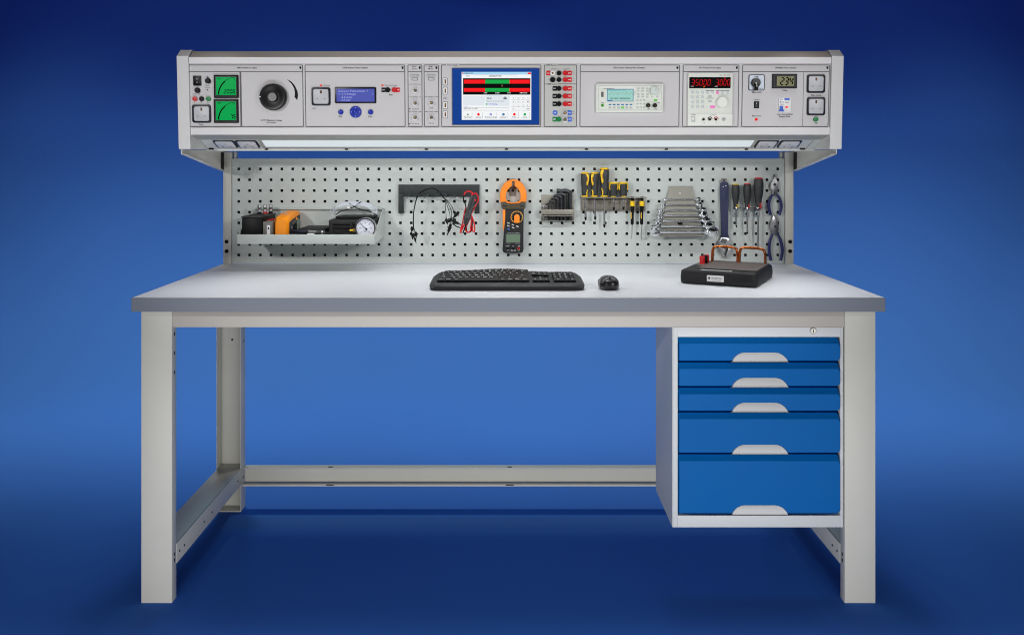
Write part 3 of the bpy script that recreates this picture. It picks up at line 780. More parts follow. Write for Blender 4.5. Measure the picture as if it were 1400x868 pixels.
for k in range(3):
    pts = []
    for i in range(24):
        pts.append(CO.p(832+i*.62+k*11.5, 128+math.sin(i*.7+k)*(2.1 if k != 1 else 1.1)+(i % 2)*(.4 if k == 2 else 0), w))
    b.tube(pts, .0003, INKG, 4, sm=0)
bx(b, 831.2, 837.2, 137, 138.2, .0131, .0133, BLUEB); tx(b, 'CH1: SINE  1.000,000,0 kHz', 848, 134.9, 27, 2.5, SEGK, w); bx(b, 831, 856, 123.4, 124, .0131, .0133, SKYK)
for i in range(5): bx(b, 838.6+i*5.4, 842.6+i*5.4, 137, 138.1, .0131, .0133, KEYG)
part('lcd_screen', b, gi)
def keys(parent, lst, m, a, bb, w0, w1, name='key', rad=.4):
    for px, py in lst:
        b = MB(); bx(b, px-a, px+a, py-bb, py+bb, w0, w1, m, .0004, rad); part(name, b, parent)
keys(gi, [(834+5.74*i, 143.4) for i in range(6)], SKYK, 1.8, .85, .012, .0135, 'soft_key')
keys(gi, [(834+5.74*i, 147.6) for i in range(6) if i != 3], KEYG, 1.9, 1.3, .012, .0135)
keys(gi, [(851.2, 147.6), (896.3, 137.4)], LGREEN, 2.3, 1.3, .012, .0135, 'lit_key')
keys(gi, [(872.6+6.2*i, y) for i in range(3) for y in (121.4, 124.7, 129.4, 132.7)], KEYG, 1.7, 1.1, .012, .0138)
keys(gi, [(871.5+4.6*i, y) for i in range(3) for y in (137.4, 142.4, 147.4)] + [(891.5, 132.6), (898.6, 132.6)], KEYG, 1.5, 1.0, .012, .0135)
b = MB(); kn(b, 895, 124.4, [(5.6, .012), (5.5, .022), (5, .024), (.1, .0244)], mat('knob_pale_green', (205,214,208), .4), 32); kn(b, 896.8, 122.6, [(1.4, .0238), (1.2, .0249), (.1, .0249)], KEYG, 14); part('control_knob', b, gi)
for px in (886.9, 896.1):
    b = MB(); kn(b, px, 144.5, [(3.1, .012), (3.1, .014), (2.3, .0145), (2.3, .024), (1.7, .024), (1.6, .016), (.1, .016)], DSTEEL, 20); kn(b, px, 144.5, [(.6, .016), (.6, .023), (.1, .023)], BRASS, 8); part('coaxial_socket', b, gi)

# H: precision power supply
r, b = mod('power_supply_panel', 'panel holding a cream power supply with glowing red digits 35.000 and 3.000', 932.3, 1011)
tx(b, '5061 Precision Power Supply', 970.6, 93.1, 30, 2.9)
part('front_panel', b, r)
b = MB(); bx(b, 940.2, 1002.2, 100.4, 172.4, -.001, .010, CREAM, .0012)
bx(b, 941, 1001.4, 155, 155.5, .010, .0103, KEYG); bx(b, 941, 1001.4, 155.6, 171.6, .010, .0106, CREAM2, .0003)
for i, s in enumerate(('CV', 'CC', 'OVP')): tx(b, s, (985.3, 990.8, 996)[i], 103.2, None, 2., INKG, .0104)
for xa, xb in ((965.2, 976), (978.4, 997)): bx(b, xa, xb, 123.8, 124.7, .010, .0103, INKG)
bx(b, 965.2, 976, 134.2, 135, .010, .0103, INKG)
tx(b, 'POWER', 948, 157.3, 6, 1.8, INKG, .0109); tx(b, 'OUTPUT', 975, 157.7, 9, 1.8, INKG, .0109)
for px, s in ((962.8, 'E'), (970.7, '-'), (979.2, '+')): tx(b, s, px, 168.3, None, 2.4, INKG, .0109)
for px, m in ((970.7, BLACK), (979.2, RED)):
    c = CO.p(px, 163.4, .011); P = []
    for i in range(11):
        a = PI*i/10; P.append((c.x+2.8*K*math.cos(a), c.y+.0006+2.9*K*math.sin(a), .0112))
    b.tube(P, .0011, m, 6, sm=0)
ps = part('bench_power_supply', b, r)
b = MB(); bx(b, 942.3, 999.1, 105.9, 121.1, .0098, .0112, SCRK, .0004, .8)
w = .0114
for s, xa, xb in (('35.000', 945.4, 973), ('3.000', 979, 999.4)):
    u0, u1, v0, v1 = CO.rect(xa, xb, 109.5, 117, w); b.seg7(s, u0, u1, v0, v1, w, SEGR, .1, .105)
tx(b, 'VOLTS', 946.4, 118.6, 4.2, 1.7, LGREY, w); tx(b, 'AMPS', 979.2, 118.6, 4, 1.7, LGREY, w)
bx(b, 989.9, 991.7, 106.6, 107.8, .0112, .0115, SEGR); bx(b, 961.7, 963.8, 118.6, 119.7, .0112, .0115, LEDO)
part('digit_display', b, ps)
def rkeys(lst, m, rad=2.2, name='key'):
    for px, py in lst:
        b = MB(); kn(b, px, py, [(rad, .010), (rad, .0112), (rad*.85, .0118), (.1, .0118)], m, 16); part(name, b, ps)
rkeys([(946.7+6.9*i, 126.6+6.6*j) for i in range(3) for j in range(4)] + [(967.5, 126.7), (974.3, 126.7), (988, 126.8), (994.9, 126.7)], mat('round_key_grey', (198,206,206), .5))
rkeys([(981.2, 127)], PINK, 2.1, 'lit_key')
for py in (132, 138.8): keys(ps, [(970.8, py)], KEYG, 2.4, 1.5, .010, .0115, 'key', 1)
keys(ps, [(974.3, 146.5)], PINK, 3.6, 2, .010, .0116, 'lit_key', 1.8)
b = MB(); kn(b, 988, 139.8, [(7.6, .010), (7.4, .022), (6.7, .0245), (.1, .025)], CREAM2, 40); kn(b, 985.6, 139, [(1.6, .0242), (1.5, .0256), (.1, .0256)], WHITE, 14); part('control_knob', b, ps)
b = MB(); bx(b, 944.9, 950.5, 159.5, 167, .0106, .012, KEYG, .0004); bx(b, 945.7, 949.7, 160.2, 164, .012, .0138, WHITE, .0006); part('rocker_switch', b, ps)
for px in (962.2, 970.7, 979.2):
    b = MB(); kn(b, px, 163.6, [(1.6, .0106), (1.6, .016), (1.3, .017), (.1, .017)], BLACK, 16); part('terminal', b, ps)
b = MB(); kn(b, 989.6, 163.2, [(2.9, .0106), (2.9, .0116), (.1, .0116)], KEYG, 18)
for dx, dy in ((-1.2, -1), (1.2, -1), (0, 1.2)): bx(b, 989.6+dx-.5, 989.6+dx+.5, 163.2+dy-.5, 163.2+dy+.5, .0116, .0119, INK)
part('sense_socket', b, ps)

# I: mains power controller
r, b = mod('mains_panel', 'mains controller panel at the right end with rotary switch and two stacked sockets', 1013.2, 1134.8)
bx(b, 1097.6, 1098.6, 98.6, 173, 0, TXT, LINE)
tx(b, '7000 Mains Power Controller', 1074.2, 93.2, 28.5, 2.9)
tx(b, 'Mains Switch', 1034.5, 126.5, 12.5, 2.5); tx(b, 'Lighting', 1034.5, 136.4, 8, 2.4, INKG); tx(b, 'Mains Power', 1034.5, 158.9, 12.5, 2.5)
tx(b, 'Voltage', 1073, 123.9, 7, 2.4); tx(b, 'Over Current/RCD', 1073, 156.8, 22, 2.6); tx(b, 'Breaker 30mA', 1073, 159.8, 15, 2.6)
tx(b, 'Mains Outlets', 1116, 130.5, 14, 2.4); tx(b, 'PE', 1116, 168.6, 3.2, 2.5); bx(b, 1130.6, 1132, 169.6, 170.4, 0, TXT, INK)
part('front_panel', b, r)
b = MB(); bx(b, 1023.4, 1045.8, 102.3, 124, -.001, .003, DGREY, .0006, 2.2); bx(b, 1024.5, 1044.7, 103.3, 123, .003, .0036, mat('switch_plate_pale', (206,216,228), .4), 0, 1.6)
tx(b, 'OFF', 1034.2, 105.4, 5, 2.5, INK, .0039); tx(b, 'ON', 1026.8, 113.6, 3, 2.3, INK, .0039); tx(b, 'AUTO', 1040.8, 121.6, 5, 2.2, INK, .0039)
rs = part('rotary_switch', b, r)
b = MB(); kn(b, 1034, 113.5, [(6.4, .0036), (6.2, .010), (5.4, .0115), (.1, .0115)], BLKG, 30)
c = CO.p(1034, 118.5, .014); b.prism(rrect(c.x-2.6*K, c.x+2.6*K, c.y-5.6*K, c.y+5*K, 2.2*K), .004, .018, BLKG, .0015)
kn(b, 1034, 114, [(1, .0178), (.9, .0186), (.1, .0186)], WHITE, 14)
part('switch_handle', b, rs)
b = MB(); bx(b, 1031, 1038.1, 138.9, 148.5, -.001, .003, BLACK, .0006, .6); bx(b, 1032.2, 1036.9, 140.2, 144, .003, .0046, NAVYB, .0006); bx(b, 1032.2, 1036.9, 144, 147.4, .003, .004, DGREY, .0006); bx(b, 1034.2, 1034.8, 141, 143, .0046, .0048, LGREY); part('rocker_switch', b, r)
b = MB(); kn(b, 1034.3, 163.6, [(1.9, 0), (1.8, .002), (1.2, .003), (.1, .0033)], LEDR, 16); part('indicator_lamp', b, r)
b = MB(); bx(b, 1055.8, 1090, 101.6, 121.2, -.001, .005, BLKM, .0008); u0, u1, v0, v1 = CO.rect(1058.4, 1088, 103.6, 119, .0056); b.frame(u0, u1, v0, v1, .0016, .005, .0056, DGREY, .0006); vm = part('voltmeter', b, r)
b = MB(); bx(b, 1062, 1086, 104.8, 117.8, .005, .0058, LCDO); u0, u1, v0, v1 = CO.rect(1067, 1085.6, 106.6, 116.2, .006); b.seg7('234', u0, u1, v0, v1, .006, SEGK2, .12, .24); part('meter_screen', b, vm)
b = MB(); bx(b, 1064.9, 1081.5, 134, 153.4, -.001, .004, WHITE, .0006)
bx(b, 1072.6, 1079.8, 134.6, 137.2, .004, .0052, BLUEL, .0003, .5); tx(b, 'RCD', 1068.6, 136.4, 4.5, 2.2, SKYK, .0043)
tx(b, 'B16', 1069, 139.8, 5, 2.4, INK, .0043); tx(b, '30mA', 1076, 140.4, 5, 2, INK, .0043); tx(b, '230V~', 1070, 143, 6, 1.9, INKG, .0043)
br = part('circuit_breaker', b, r)
b = MB(); bx(b, 1066.8, 1070.8, 145.4, 150.6, .004, .010, BLUEL, .0008); bx(b, 1065.4, 1072.4, 150.4, 152.8, .004, .0065, BLUEL, .0006); part('toggle', b, br)
b = MB(); bx(b, 1074, 1077.2, 145.6, 147.8, .004, .006, SCRR, .0004); part('test_button', b, br)
socket(r, 1103.3, 1128.8, 102.2, 127.4); socket(r, 1103.3, 1128.8, 133.2, 158.1); term(r, 1116, 163.4, GREEN, 3.3)

# ================================================================== ON THE PERFORATED PANEL
P = PG.p; KP = PG.k(0)
# --- storage tray and its contents (world coordinates)
TX0, TX1, TY0, TZ0 = -.881, -.435, .526, .924
tr = thing('storage_tray', 'grey sheet metal tray full of instruments hung on the left of the perforated panel', 'tray', ((TX0+TX1)/2, PEGY, TZ0))
b = MB()
b.box(TX0, TX1, TY0, PEGY-.003, TZ0, TZ0+.002, PEG, .0005, 1); part('tray_floor', b, tr)
b = MB(); b.box(TX0, TX1, TY0-.0016, TY0, TZ0-.0005, .954, PEG, .0006); b.box(TX0, TX1, TY0, TY0+.006, .9525, .954, PEG, .0005, 1); part('front_lip', b, tr)
b = MB(); b.box(TX0, TX1, PEGY-.004, PEGY-.002, TZ0, 1.029, PEG, .0005, 1); b.box(TX0, TX1, PEGY-.013, PEGY-.004, 1.0225, 1.029, PEG, .001); part('back_wall', b, tr)
for xa in (TX0, TX1-.002):
    b = MB(); b.prism([(TY0, TZ0+.002), (TY0, .953), (PEGY-.0135, 1.0285), (PEGY-.004, 1.0285), (PEGY-.004, TZ0+.002)], xa, xa+.002, PEG, axis='x'); part('side_wall', b, tr)
FLO = TZ0+.0025
bk = thing('decade_box', 'black box with three grey terminals on top in the left corner of the tray', 'test box', (-.84, .64, FLO))
b = MB(); b.box(-.874, -.808, .55, .715, FLO, 1.0065, BLACK, .002); part('case', b, bk)
b = MB(); b.box(-.876, -.806, .548, .717, 1.0068, 1.0115, DGREY, .0015); b.box(-.868, -.814, .585, .70, 1.0116, 1.013, BLACK, .0008)
part('lid', b, bk)
for i, px in enumerate((354.8, 362.6, 370)):
    p = wp(px, 287, .665+.012*i); b = MB()
    b.lathe([(.0075, 0), (.0075, .005), (.006, .006)], (p.x, p.y, 1.013), (0, 0, 1), RED if i == 1 else BLACK, 16)
    b.lathe([(.0062, .006), (.0066, .012), (.0056, .014), (.0066, .016), (.0064, .028), (.0052, .030), (.001, .030)], (p.x, p.y, 1.013), (0, 0, 1), STEEL, 18)
    part('terminal', b, bk)
for y in (.605, .65):
    b = MB(); b.cyl((-.8055, y, .987), (-.793, y, .987), .011, RED, seg=18, bev=.002); part('side_knob', b, bk)
gm = thing('plug_module', 'small grey plastic module with a white sticker leaning by the black box', 'module', (-.79, .58, FLO))
b = MB(); b.box(-.8045, -.772, .545, .602, FLO, .995, mat('warm_grey_plastic', (112,110,104), .5), .004); part('case', b, gm)
b = MB(); b.box(-.7905, -.7795, .5435, .545, .94, .983, WHITE, .0004, 1); b.box(-.787, -.783, .543, .5436, .969, .976, BLACK); part('sticker', b, gm)
dm = thing('multimeter', 'orange cased multimeter standing on its edge in the tray', 'multimeter', (-.745, .63, FLO))
b = MB()
prof = [(-.768, .546), (-.728, .546), (-.7225, .551), (-.7225, .718), (-.728, .722), (-.764, .722), (-.768, .716)]
def hz(y): return 1.008+.014*math.sin(max(0, min(1, (y-.55)/.17))*PI*.62)
bm_l = []
ny = 14
for i in range(ny+1):
    y = .546+.176*i/ny; h = hz(y); e = .006 if i in (0, ny) else 0
    xs_ = [(-.768+e, FLO+e), (-.723-e, FLO+e), (-.7215-e, FLO+.004+e), (-.7215-e, h-.010-e), (-.7255-e, h-.003-e), (-.732-e, h-e), (-.757+e, h-e), (-.7645+e, h-.003-e), (-.768+e, h-.012-e)]
    bm_l.append([(x, y, z) for x, z in xs_])
b.loft(bm_l, ORANGE); part('rubber_case', b, dm)
b = MB(); b.prism([(.562, .935), (.708, .935), (.708, 1.008), (.64, 1.003), (.562, .992)], -.7212, -.7195, DGREY, axis='x'); fp = part('face', b, dm)
b = MB(); b.cyl((-.7195, .625, .965), (-.710, .625, .965), .017, BLACK, seg=24, bev=.002); b.box(-.711, -.7075, .622, .628, .952, .978, MGREY, .001); part('selector_dial', b, fp)
b = MB(); b.box(-.7196, -.7183, .655, .70, .955, .995, LCDD, .0003, 1); part('meter_screen', b, fp)
b = MB(); b.cyl((-.7195, .648, .997), (-.7165, .648, .997), .006, ORANGE, seg=14); part('button', b, fp)
for y, z in ((.60, .985), (.585, .972), (.59, .955), (.62, .99)):
    b = MB(); b.cyl((-.7195, y, z), (-.716, y, z), .004, MGREY, seg=12); part('button', b, fp)
b = MB(); b.box(-.75, -.738, .60, .645, 1.0165, 1.0178, LGREY, .0004, 1); part('name_plate', b, dm)
fc = solo('flat_case', MB().box(-.702, -.612, .60, .735, FLO, .968, BLKM, .006), 'flat black case lying in the middle of the tray', 'case', (-.66, .67, FLO))
pb = thing('probe_set', 'black and blue test probes lying along the front of the tray', 'probe', (-.62, .55, FLO))
b = MB(); b.cyl((-.715, .56, .962), (-.655, .552, .961), .0065, NAVYB, seg=14, bev=.001); b.cyl((-.655, .552, .961), (-.628, .549, .9605), .0055, MGREY, .004, 14); part('blue_probe', b, pb)
b = MB(); b.cyl((-.63, .55, .958), (-.60, .55, .958), .006, DGREY, seg=14, bev=.001); b.cyl((-.60, .55, .957), (-.51, .548, .956), .0045, BLACK, seg=12); b.cyl((-.612, .55, .958), (-.607, .55, .958), .0072, CHROME, seg=14); part('black_probe', b, pb)
b = MB(); b.box(-.655, -.632, .530, .5315, .944, .9575, WHITE, .0003, 1); part('sticker', b, pb)
b = MB(); b.tube([(-.71, .575, .945), (-.66, .57, .957), (-.6, .575, .953), (-.55, .57, .957), (-.51, .56, .95)], .004, BLACK, 8); part('lead', b, pb)
rc = thing('carry_case', 'ribbed black plastic case at the right end of the tray under the goggles', 'case', (-.522, .66, FLO))
b = MB(); b.box(-.600, -.446, .60, .735, FLO, .997, BLKM, .006, 3); part('shell', b, rc)
for z in (.958, .970, .982):
    b = MB(); b.box(-.585, -.456, .5965, .60, z-.003, z+.003, BLACK, .0012); part('rib', b, rc)
b = MB(); b.box(-.527, -.519, .5955, .6, .948, .992, BLKM, .001); part('latch', b, rc)
b = MB(); b.box(-.585, -.456, .64, .725, .9965, 1.006, BLACK, .003); part('case_top', b, rc)
pgg = thing('pressure_gauge', 'round chrome pressure gauge with white dial and brass fitting at the tray front', 'gauge', (-.467, .55, .94))
gc = Vector((-.467, .545, .9735))
b = MB(); b.lathe([(.0325, -.02), (.0345, -.016), (.0345, .004), (.033, .0065), (.0295, .0065), (.0285, .003), (.001, .003)], gc, (0, -1, 0), CHROME, 40); part('housing', b, pgg)
b = MB(); b.lathe([(.0285, .003), (.0283, .0036), (.0005, .0036)], gc, (0, -1, 0), mat('dial_white', (226,228,238), .4), 36)
M_ = Matrix.Translation(gc+Vector((0, -.0039, 0))) @ Matrix.Rotation(PI/2, 4, 'X')
for i in range(28):
    a = math.radians(225-270*i/27); L = .004 if i % 3 == 0 else .0022
    p0 = M_ @ Vector((.0262*math.cos(a), .0262*math.sin(a), 0)); p1 = M_ @ Vector(((.0262-L)*math.cos(a), (.0262-L)*math.sin(a), 0))
    b.cyl(p0, p1, .00035, RED if i > 21 else INK, seg=5)
for i in range(7):
    a = math.radians(225-270*i/6); b.text(str(i*10), .0178*math.cos(a), .0178*math.sin(a), 0, .0055, INK, M=M_)
b.text('bar', 0, -.010, 0, .006, INK, M=M_)
df = part('dial_face', b, pgg)
b = MB(); p0 = M_ @ Vector((.006, -.006, .0012)); p1 = M_ @ Vector((-.0185, .0165, .0012)); b.cyl(p0, p1, .0012, BLACK, .0004, 8); b.cyl(M_ @ Vector((0.003, -.003, 0)), M_ @ Vector((.003, -.003, .002)), .0032, BLACK, seg=14); part('needle', b, df)
b = MB(); b.cyl((-.501, .548, .966), (-.509, .548, .966), .006, BRASS, seg=6); b.cyl((-.509, .548, .966), (-.520, .548, .9655), .004, YELLOW, .0028, 12); part('fitting', b, pgg)
# goggles
gg = thing('safety_goggles', 'clear safety goggles with crossed black cords resting on the ribbed black case', 'goggles', (-.525, .65, 1.006))
b = MB()
n = 22; Lo = []; 
def garc(r, z, y, th):
    out = []
    for i in range(n+1):
        a = PI*i/n
        out.append(((-.526)+r*math.cos(a), y-.0*math.sin(a), z))
    return out
prs = []
for i in range(n+1):
    a = PI*(.02+.96*i/n)
    ca = math.copysign(abs(math.cos(a))**.75, math.cos(a)); sa = math.sin(a)**.7
    x = -.525+.076*ca; z = 1.006+.050*sa
    xi_ = -.525+.066*ca; zi = 1.004+.036*sa
    prs.append([(x, .655, z), (x, .70, z-.004), (x*.5+xi_*.5, .70, z*.5+zi*.5-.004), (xi_, .64, zi), (xi_, .636, zi+.002)])
b.loft(prs, CLEAR); part('lens', b, gg)
b = MB()
b.tube([(-.601, .65, 1.008), (-.602, .65, 1.03), (-.598, .65, 1.043)], .0016, CLEAR, 6); b.tube([(-.449, .65, 1.008), (-.448, .65, 1.03), (-.452, .65, 1.043)], .0016, CLEAR, 6)
part('side_arm', b, gg)
b = MB()
q = lambda px, py: wp(px, py, .645)
b.tube([q(459, 294), q(465, 289.5), q(473, 287), q(480, 284.5), q(486, 282), q(490, 278.5), q(494, 276)], .0016, BLACK, 7)
b.tube([q(516, 295), q(508, 290.5), q(500, 288), q(492, 286), q(485, 283), q(481, 280.5), q(478, 278)], .0016, BLACK, 7)
part('cord', b, gg)
b = MB(); p = q(476.5, 283.6); b.box(p.x-.006, p.x+.006, p.y-.002, p.y+.002, p.z-.005, p.z+.005, WHITE, .001); p = q(486.5, 279); b.lathe([(.006, 0), (.006, .004), (.004, .006), (.001, .006)], p, (0, -1, 0), CLEAR, 14); part('nose_piece', b, gg)

# --- lead holder with comb fingers
lh = thing('lead_holder', 'black comb rack with prongs holding test leads on the perforated panel', 'lead rack', (*P(600, 270).xy, 0), PG)
b = MB(); u0, u1, v0, v1 = PG.rect(544.8, 655.6, 252.6, 268.8, .012)
b.box(u0, u1, v0, v1, .010, .012, RACKB, .0006); b.box(u0, u1, v1-.002, v1, 0.0005, .010, RACKB); part('back_plate', b, lh)
for xa, xb in ((544.6, 552), (648.6, 655.6)):
    ua, ub, va, vb = PG.rect(xa, xb, 266, 291.5, .014)
    b = MB(); b.box(ua, ub, va, vb, .0122, .0145, RACKB, .0008); b.box(ua, ub, va, va+.005, .0005, .0122, RACKB, .0006); part('side_leg', b, lh)
for i in range(9):
    u = PG.p(551+i*12.2, 267, .014).x; b = MB()
    b.box(u-.0035, u+.0035, v0+.0008, v0+.0028, .0123, .085, RACKB, .0006); b.box(u-.0035, u+.0035, v0+.0029, v0+.010, .083, .085, RACKB, .0005)
    part('prong', b, lh)
def cord(pts, w, r, m, b, w_var=0.):
    b.tube([P(x, y, w+(w_var*math.sin(i*1.7) if w_var else 0)) for i, (x, y) in enumerate(pts)], r, m, 7)
tl = thing('breakout_lead', 'thin black lead with splayed black clips looped over the left of the comb rack', 'test lead', (*P(570, 300).xy, .09), PG)
b = MB(); z = lambda zx, zy: (535+zx/8.677, 245+zy/8.677)
main = [z(262, 560), z(262, 430), z(275, 330), z(300, 230), z(330, 175), z(390, 132), z(450, 115), z(510, 113), z(565, 150), z(610, 205), z(640, 240)]
cord(main, .075, .0021, BLACK, b); part('cable', b, tl)
b = MB()
for pts in ([z(640, 240), z(642, 340), z(650, 420), z(650, 480)], [z(640, 238), z(680, 300), z(712, 380), z(716, 480)], [z(640, 238), z(690, 285), z(730, 350), z(752, 425)], [z(640, 240), z(665, 320), z(695, 420), z(700, 540)],
            [z(262, 560), z(258, 600), z(245, 620)], [z(262, 560), z(280, 620), z(290, 660)], [z(262, 560), z(270, 640), z(262, 690)]):
    cord(pts, .076, .0011, BLACK, b)
part('wire', b, tl)
def clip(a, c, wdt=4.6):
    b = MB(); p0 = P(*a, .078); p1 = P(*c, .078)
    b.cyl(p0, p0*.35+p1*.65, wdt*KP*.5, BLACK, seg=8, bev=.0006); b.cyl(p0*.45+p1*.55, p1, wdt*KP*.3, BLACK, wdt*KP*.15, 8)
    d = (p1-p0).normalized(); s = Vector((-d.y, d.x, 0))*wdt*KP*.85
    b.box(-.0015, .0015, -.002, .002, -.002, .002, BLACK, M=Matrix.Translation(p0)); b.cyl(p0*.7+p1*.3-s, p0*.7+p1*.3+s, .0016, BLACK, seg=6)
    part('clip', b, tl)
clip(z(244, 565), z(240, 640), 2.8); clip(z(262, 650), z(250, 715), 4.2); clip(z(292, 630), z(296, 700), 3.6); clip(z(275, 690), z(296, 765), 2.4)
clip(z(650, 470), z(668, 540), 3.6); clip(z(712, 470), z(655, 525), 4); clip(z(800, 390), z(725, 470), 4.4); clip(z(720, 490), z(835, 545), 3.6); clip(z(705, 535), z(665, 665), 4); clip(z(735, 475), z(775, 515), 4)
b = MB(); cord([z(715, 520), z(770, 560), z(830, 580)], .08, .0018, BLACK, b); part('cable', b, tl)
rl_ = thing('multimeter_leads', 'pair of red and black probe leads bundled on the right of the comb rack', 'test lead', (*P(640, 290).xy, .09), PG)
b = MB(); cord([z(860, 190), z(885, 155), z(925, 145), z(965, 170), z(950, 195)], .10, .0024, RED, b); cord([z(950, 195), z(985, 172), z(1015, 180), z(1030, 260), z(985, 340), z(945, 420), z(915, 510), z(880, 590), z(905, 630), z(935, 615), z(945, 540), z(950, 460)], .098, .0024, RED, b)
cord([z(952, 430), z(975, 500), z(990, 570), z(985, 625), z(962, 610), z(968, 560)], .102, .0024, RED, b); cord([z(885, 330), z(862, 430), z(845, 520), z(838, 560)], .094, .0022, RED, b)
part('red_cable', b, rl_)
b = MB(); cord([z(860, 190), z(855, 260), z(880, 300), z(885, 400), z(865, 480)], .094, .0022, BLACK, b); cord([z(955, 440), z(960, 540), z(945, 620), z(900, 625), z(890, 570)], .094, .0022, BLACK, b); part('black_cable', b, rl_)
def probe(a, c, tip, m, lab):
    b = MB(); p0 = P(*a, .106); p1 = P(*c, .104); d = (p1-p0); L = d.length
    b.lathe([(.003, 0), (.0046, .006), (.0062, .015), (.0058, L*.35), (.0066, L*.72), (.0088, L*.76), (.0088, L*.79), (.006, L*.81), (.0048, L*.98), (.003, L)], p0, d, DGREY, 14)
    o = part('probe_handle', b, rl_, lab)
    b = MB(); p2 = P(*tip, .104); b.cyl(p1, p2, .0028, m, .0022, 10); part('probe_tip', b, o)
probe(z(960, 195), z(868, 530), z(840, 600), RED, 'dark probe handle with red tip shroud'); probe(z(1000, 195), z(885, 540), z(850, 640), BLACK, 'dark probe handle with black tip')
b = MB(); p = P(*z(996, 250), .112); b.lathe([(.0035, 0), (.0032, .001), (.0005, .0014)], p, (0, 0, 1), RED, 12); part('range_mark', b, rl_)
b = MB(); cord([z(820, 640), z(828, 590), z(840, 545)], .108, .0034, RED, b); part('probe_tip', b, rl_)

# --- clamp meter
z = lambda zx, zy: (670+zx/7.231, 235+zy/7.231)
hk = thing('panel_hook', 'small grey hook seen through the jaw of the orange clamp meter', 'hook', (*P(701.6, 261).xy, 0), PG)
b = MB(); u0, u1, v0, v1 = PG.rect(*(z(190, 0)[0], z(257, 0)[0]), z(0, 138)[1], z(0, 237)[1], .003); b.box(u0, u1, v0, v1, .0004, .003, MGREY, .001)
c = P(*z(224, 187), .003); b.box(c.x-.004, c.x+.004, c.y-.004, c.y+.004, .003, .0034, BLACK); part('plate', b, hk)
b = MB(); c = P(*z(224, 225), .003); b.tube([(c.x, c.y+.028, .003), (c.x, c.y+.030, .02), (c.x, c.y+.032, .035), (c.x, c.y+.040, .04)], .0025, STEEL, 8); part('prong', b, hk)
cm = thing('clamp_meter', 'orange and black clamp meter hanging upside down by its jaw', 'clamp meter', (*P(702, 346).xy, .01), PG)
def closed(pts, w): 
    S = spline([P(*z(*p), w).xy.to_3d() for p in pts], 5, True); return [(p.x, p.y) for p in S]
wj = .036
outer = [(230, 76), (285, 90), (330, 130), (356, 190), (362, 250), (356, 300), (340, 318), (280, 318), (230, 318), (180, 318), (118, 318), (102, 300), (98, 250), (104, 190), (130, 130), (175, 90)]
inner = [(230, 140), (258, 150), (284, 180), (300, 220), (302, 255), (294, 282), (272, 298), (250, 304), (230, 305), (210, 304), (186, 298), (164, 282), (155, 255), (158, 220), (174, 180), (202, 150)]
b = MB(); po, pi_ = closed(outer, wj), closed(inner, wj)
po2 = [((x-P(*z(230, 215), wj).x)*.97+P(*z(230, 215), wj).x, (y-P(*z(230, 215), wj).y)*.97+P(*z(230, 215), wj).y) for x, y in po]
b.ring(po, pi_, .014, wj-.003, ORANGE2); b.ring(po2, pi_, wj-.003, wj, ORANGE2); jaw = part('jaw', b, cm)
b = MB(); ua, ub, va, vb = PG.rect(z(221, 0)[0], z(243, 0)[0], z(0, 92)[1], z(0, 142)[1], wj+.001); b.prism(rrect(ua, ub, va, vb, .0012), .016, wj+.001, DGREY, .0006)
ua, ub, va, vb = PG.rect(z(200, 0)[0], z(252, 0)[0], z(0, 66)[1], z(0, 80)[1], .03); b.box(ua, ub, va, vb, .018, .03, MGREY, .001); part('jaw_joint', b, jaw)
b = MB(); w = .040
body = [(150, 360), (335, 360), (331, 480), (330, 700), (332, 770), (322, 795), (300, 803), (228, 806), (150, 803), (130, 795), (122, 770), (128, 700), (136, 600), (146, 500)]
b.prism([tuple(P(*z(*p), w).xy) for p in body], .010, w, BLKM, .003); bd = part('body', b, cm)
b = MB(); tr_ = [(110, 300), (150, 296), (175, 318), (230, 324), (290, 318), (312, 296), (352, 300), (350, 352), (335, 372), (130, 372), (112, 352)]
b.prism([tuple(P(*z(*p), w+.004).xy) for p in tr_], .012, w+.004, DGREY, .002)
S = [P(*z(*p), w+.0044) for p in ((125, 312), (170, 326), (230, 332), (290, 326), (338, 312), (338, 350), (290, 360), (170, 360), (125, 350))]; b.tube(S, .0005, mat('dull_amber_print', (150,125,50), .5), 6, closed=True, sm=4)
part('hand_guard', b, cm)
c = P(*z(231, 344), w+.0046); b = MB(); b.text('DIGITAL CLAMP METER', c.x, c.y, w+.0046, .004, mat('dull_amber_print', (150,125,50), .5), width=.044); part('marking', b, bd)
b = MB(); b.prism([tuple(P(*z(*p), w+.001).xy) for p in ((124, 372), (152, 372), (150, 460), (140, 560), (128, 585))], .012, w+.001, ORANGE2, .001); part('side_trigger', b, cm)
c = P(*z(265, 447), w); R_ = 8.5*KP
b = MB(); b.lathe([(R_, 0), (R_, .002), (R_*.94, .003), (R_*.001, .003)], (c.x, c.y, w-.0005), (0, 0, 1), BLACK, 32); b.ring(circ(c.x, c.y, R_*.98, 32), circ(c.x, c.y, R_*.86, 32), w+.002, w+.0034, mat('dial_ring_amber', (205,150,60), .5))
for i in range(9):
    a = math.radians(-10+25*i); b.box(c.x+R_*.72*math.cos(a)-.0006, c.x+R_*.72*math.cos(a)+.0006, c.y+R_*.72*math.sin(a)-.0006, c.y+R_*.72*math.sin(a)+.0006, w+.0024, w+.003, LGREY)
sd = part('selector_dial', b, cm)
ua, ub, va, vb = PG.rect(z(238, 0)[0], z(292, 0)[0], z(0, 420)[1], z(0, 503)[1], w+.010); b = MB()
arch = [(ua, va), (ub, va)]+[((ua+ub)/2+(ub-ua)/2*math.cos(t), vb-(ub-ua)/2+(ub-ua)/2*math.sin(t)) for t in [PI*i/8 for i in range(9)]]
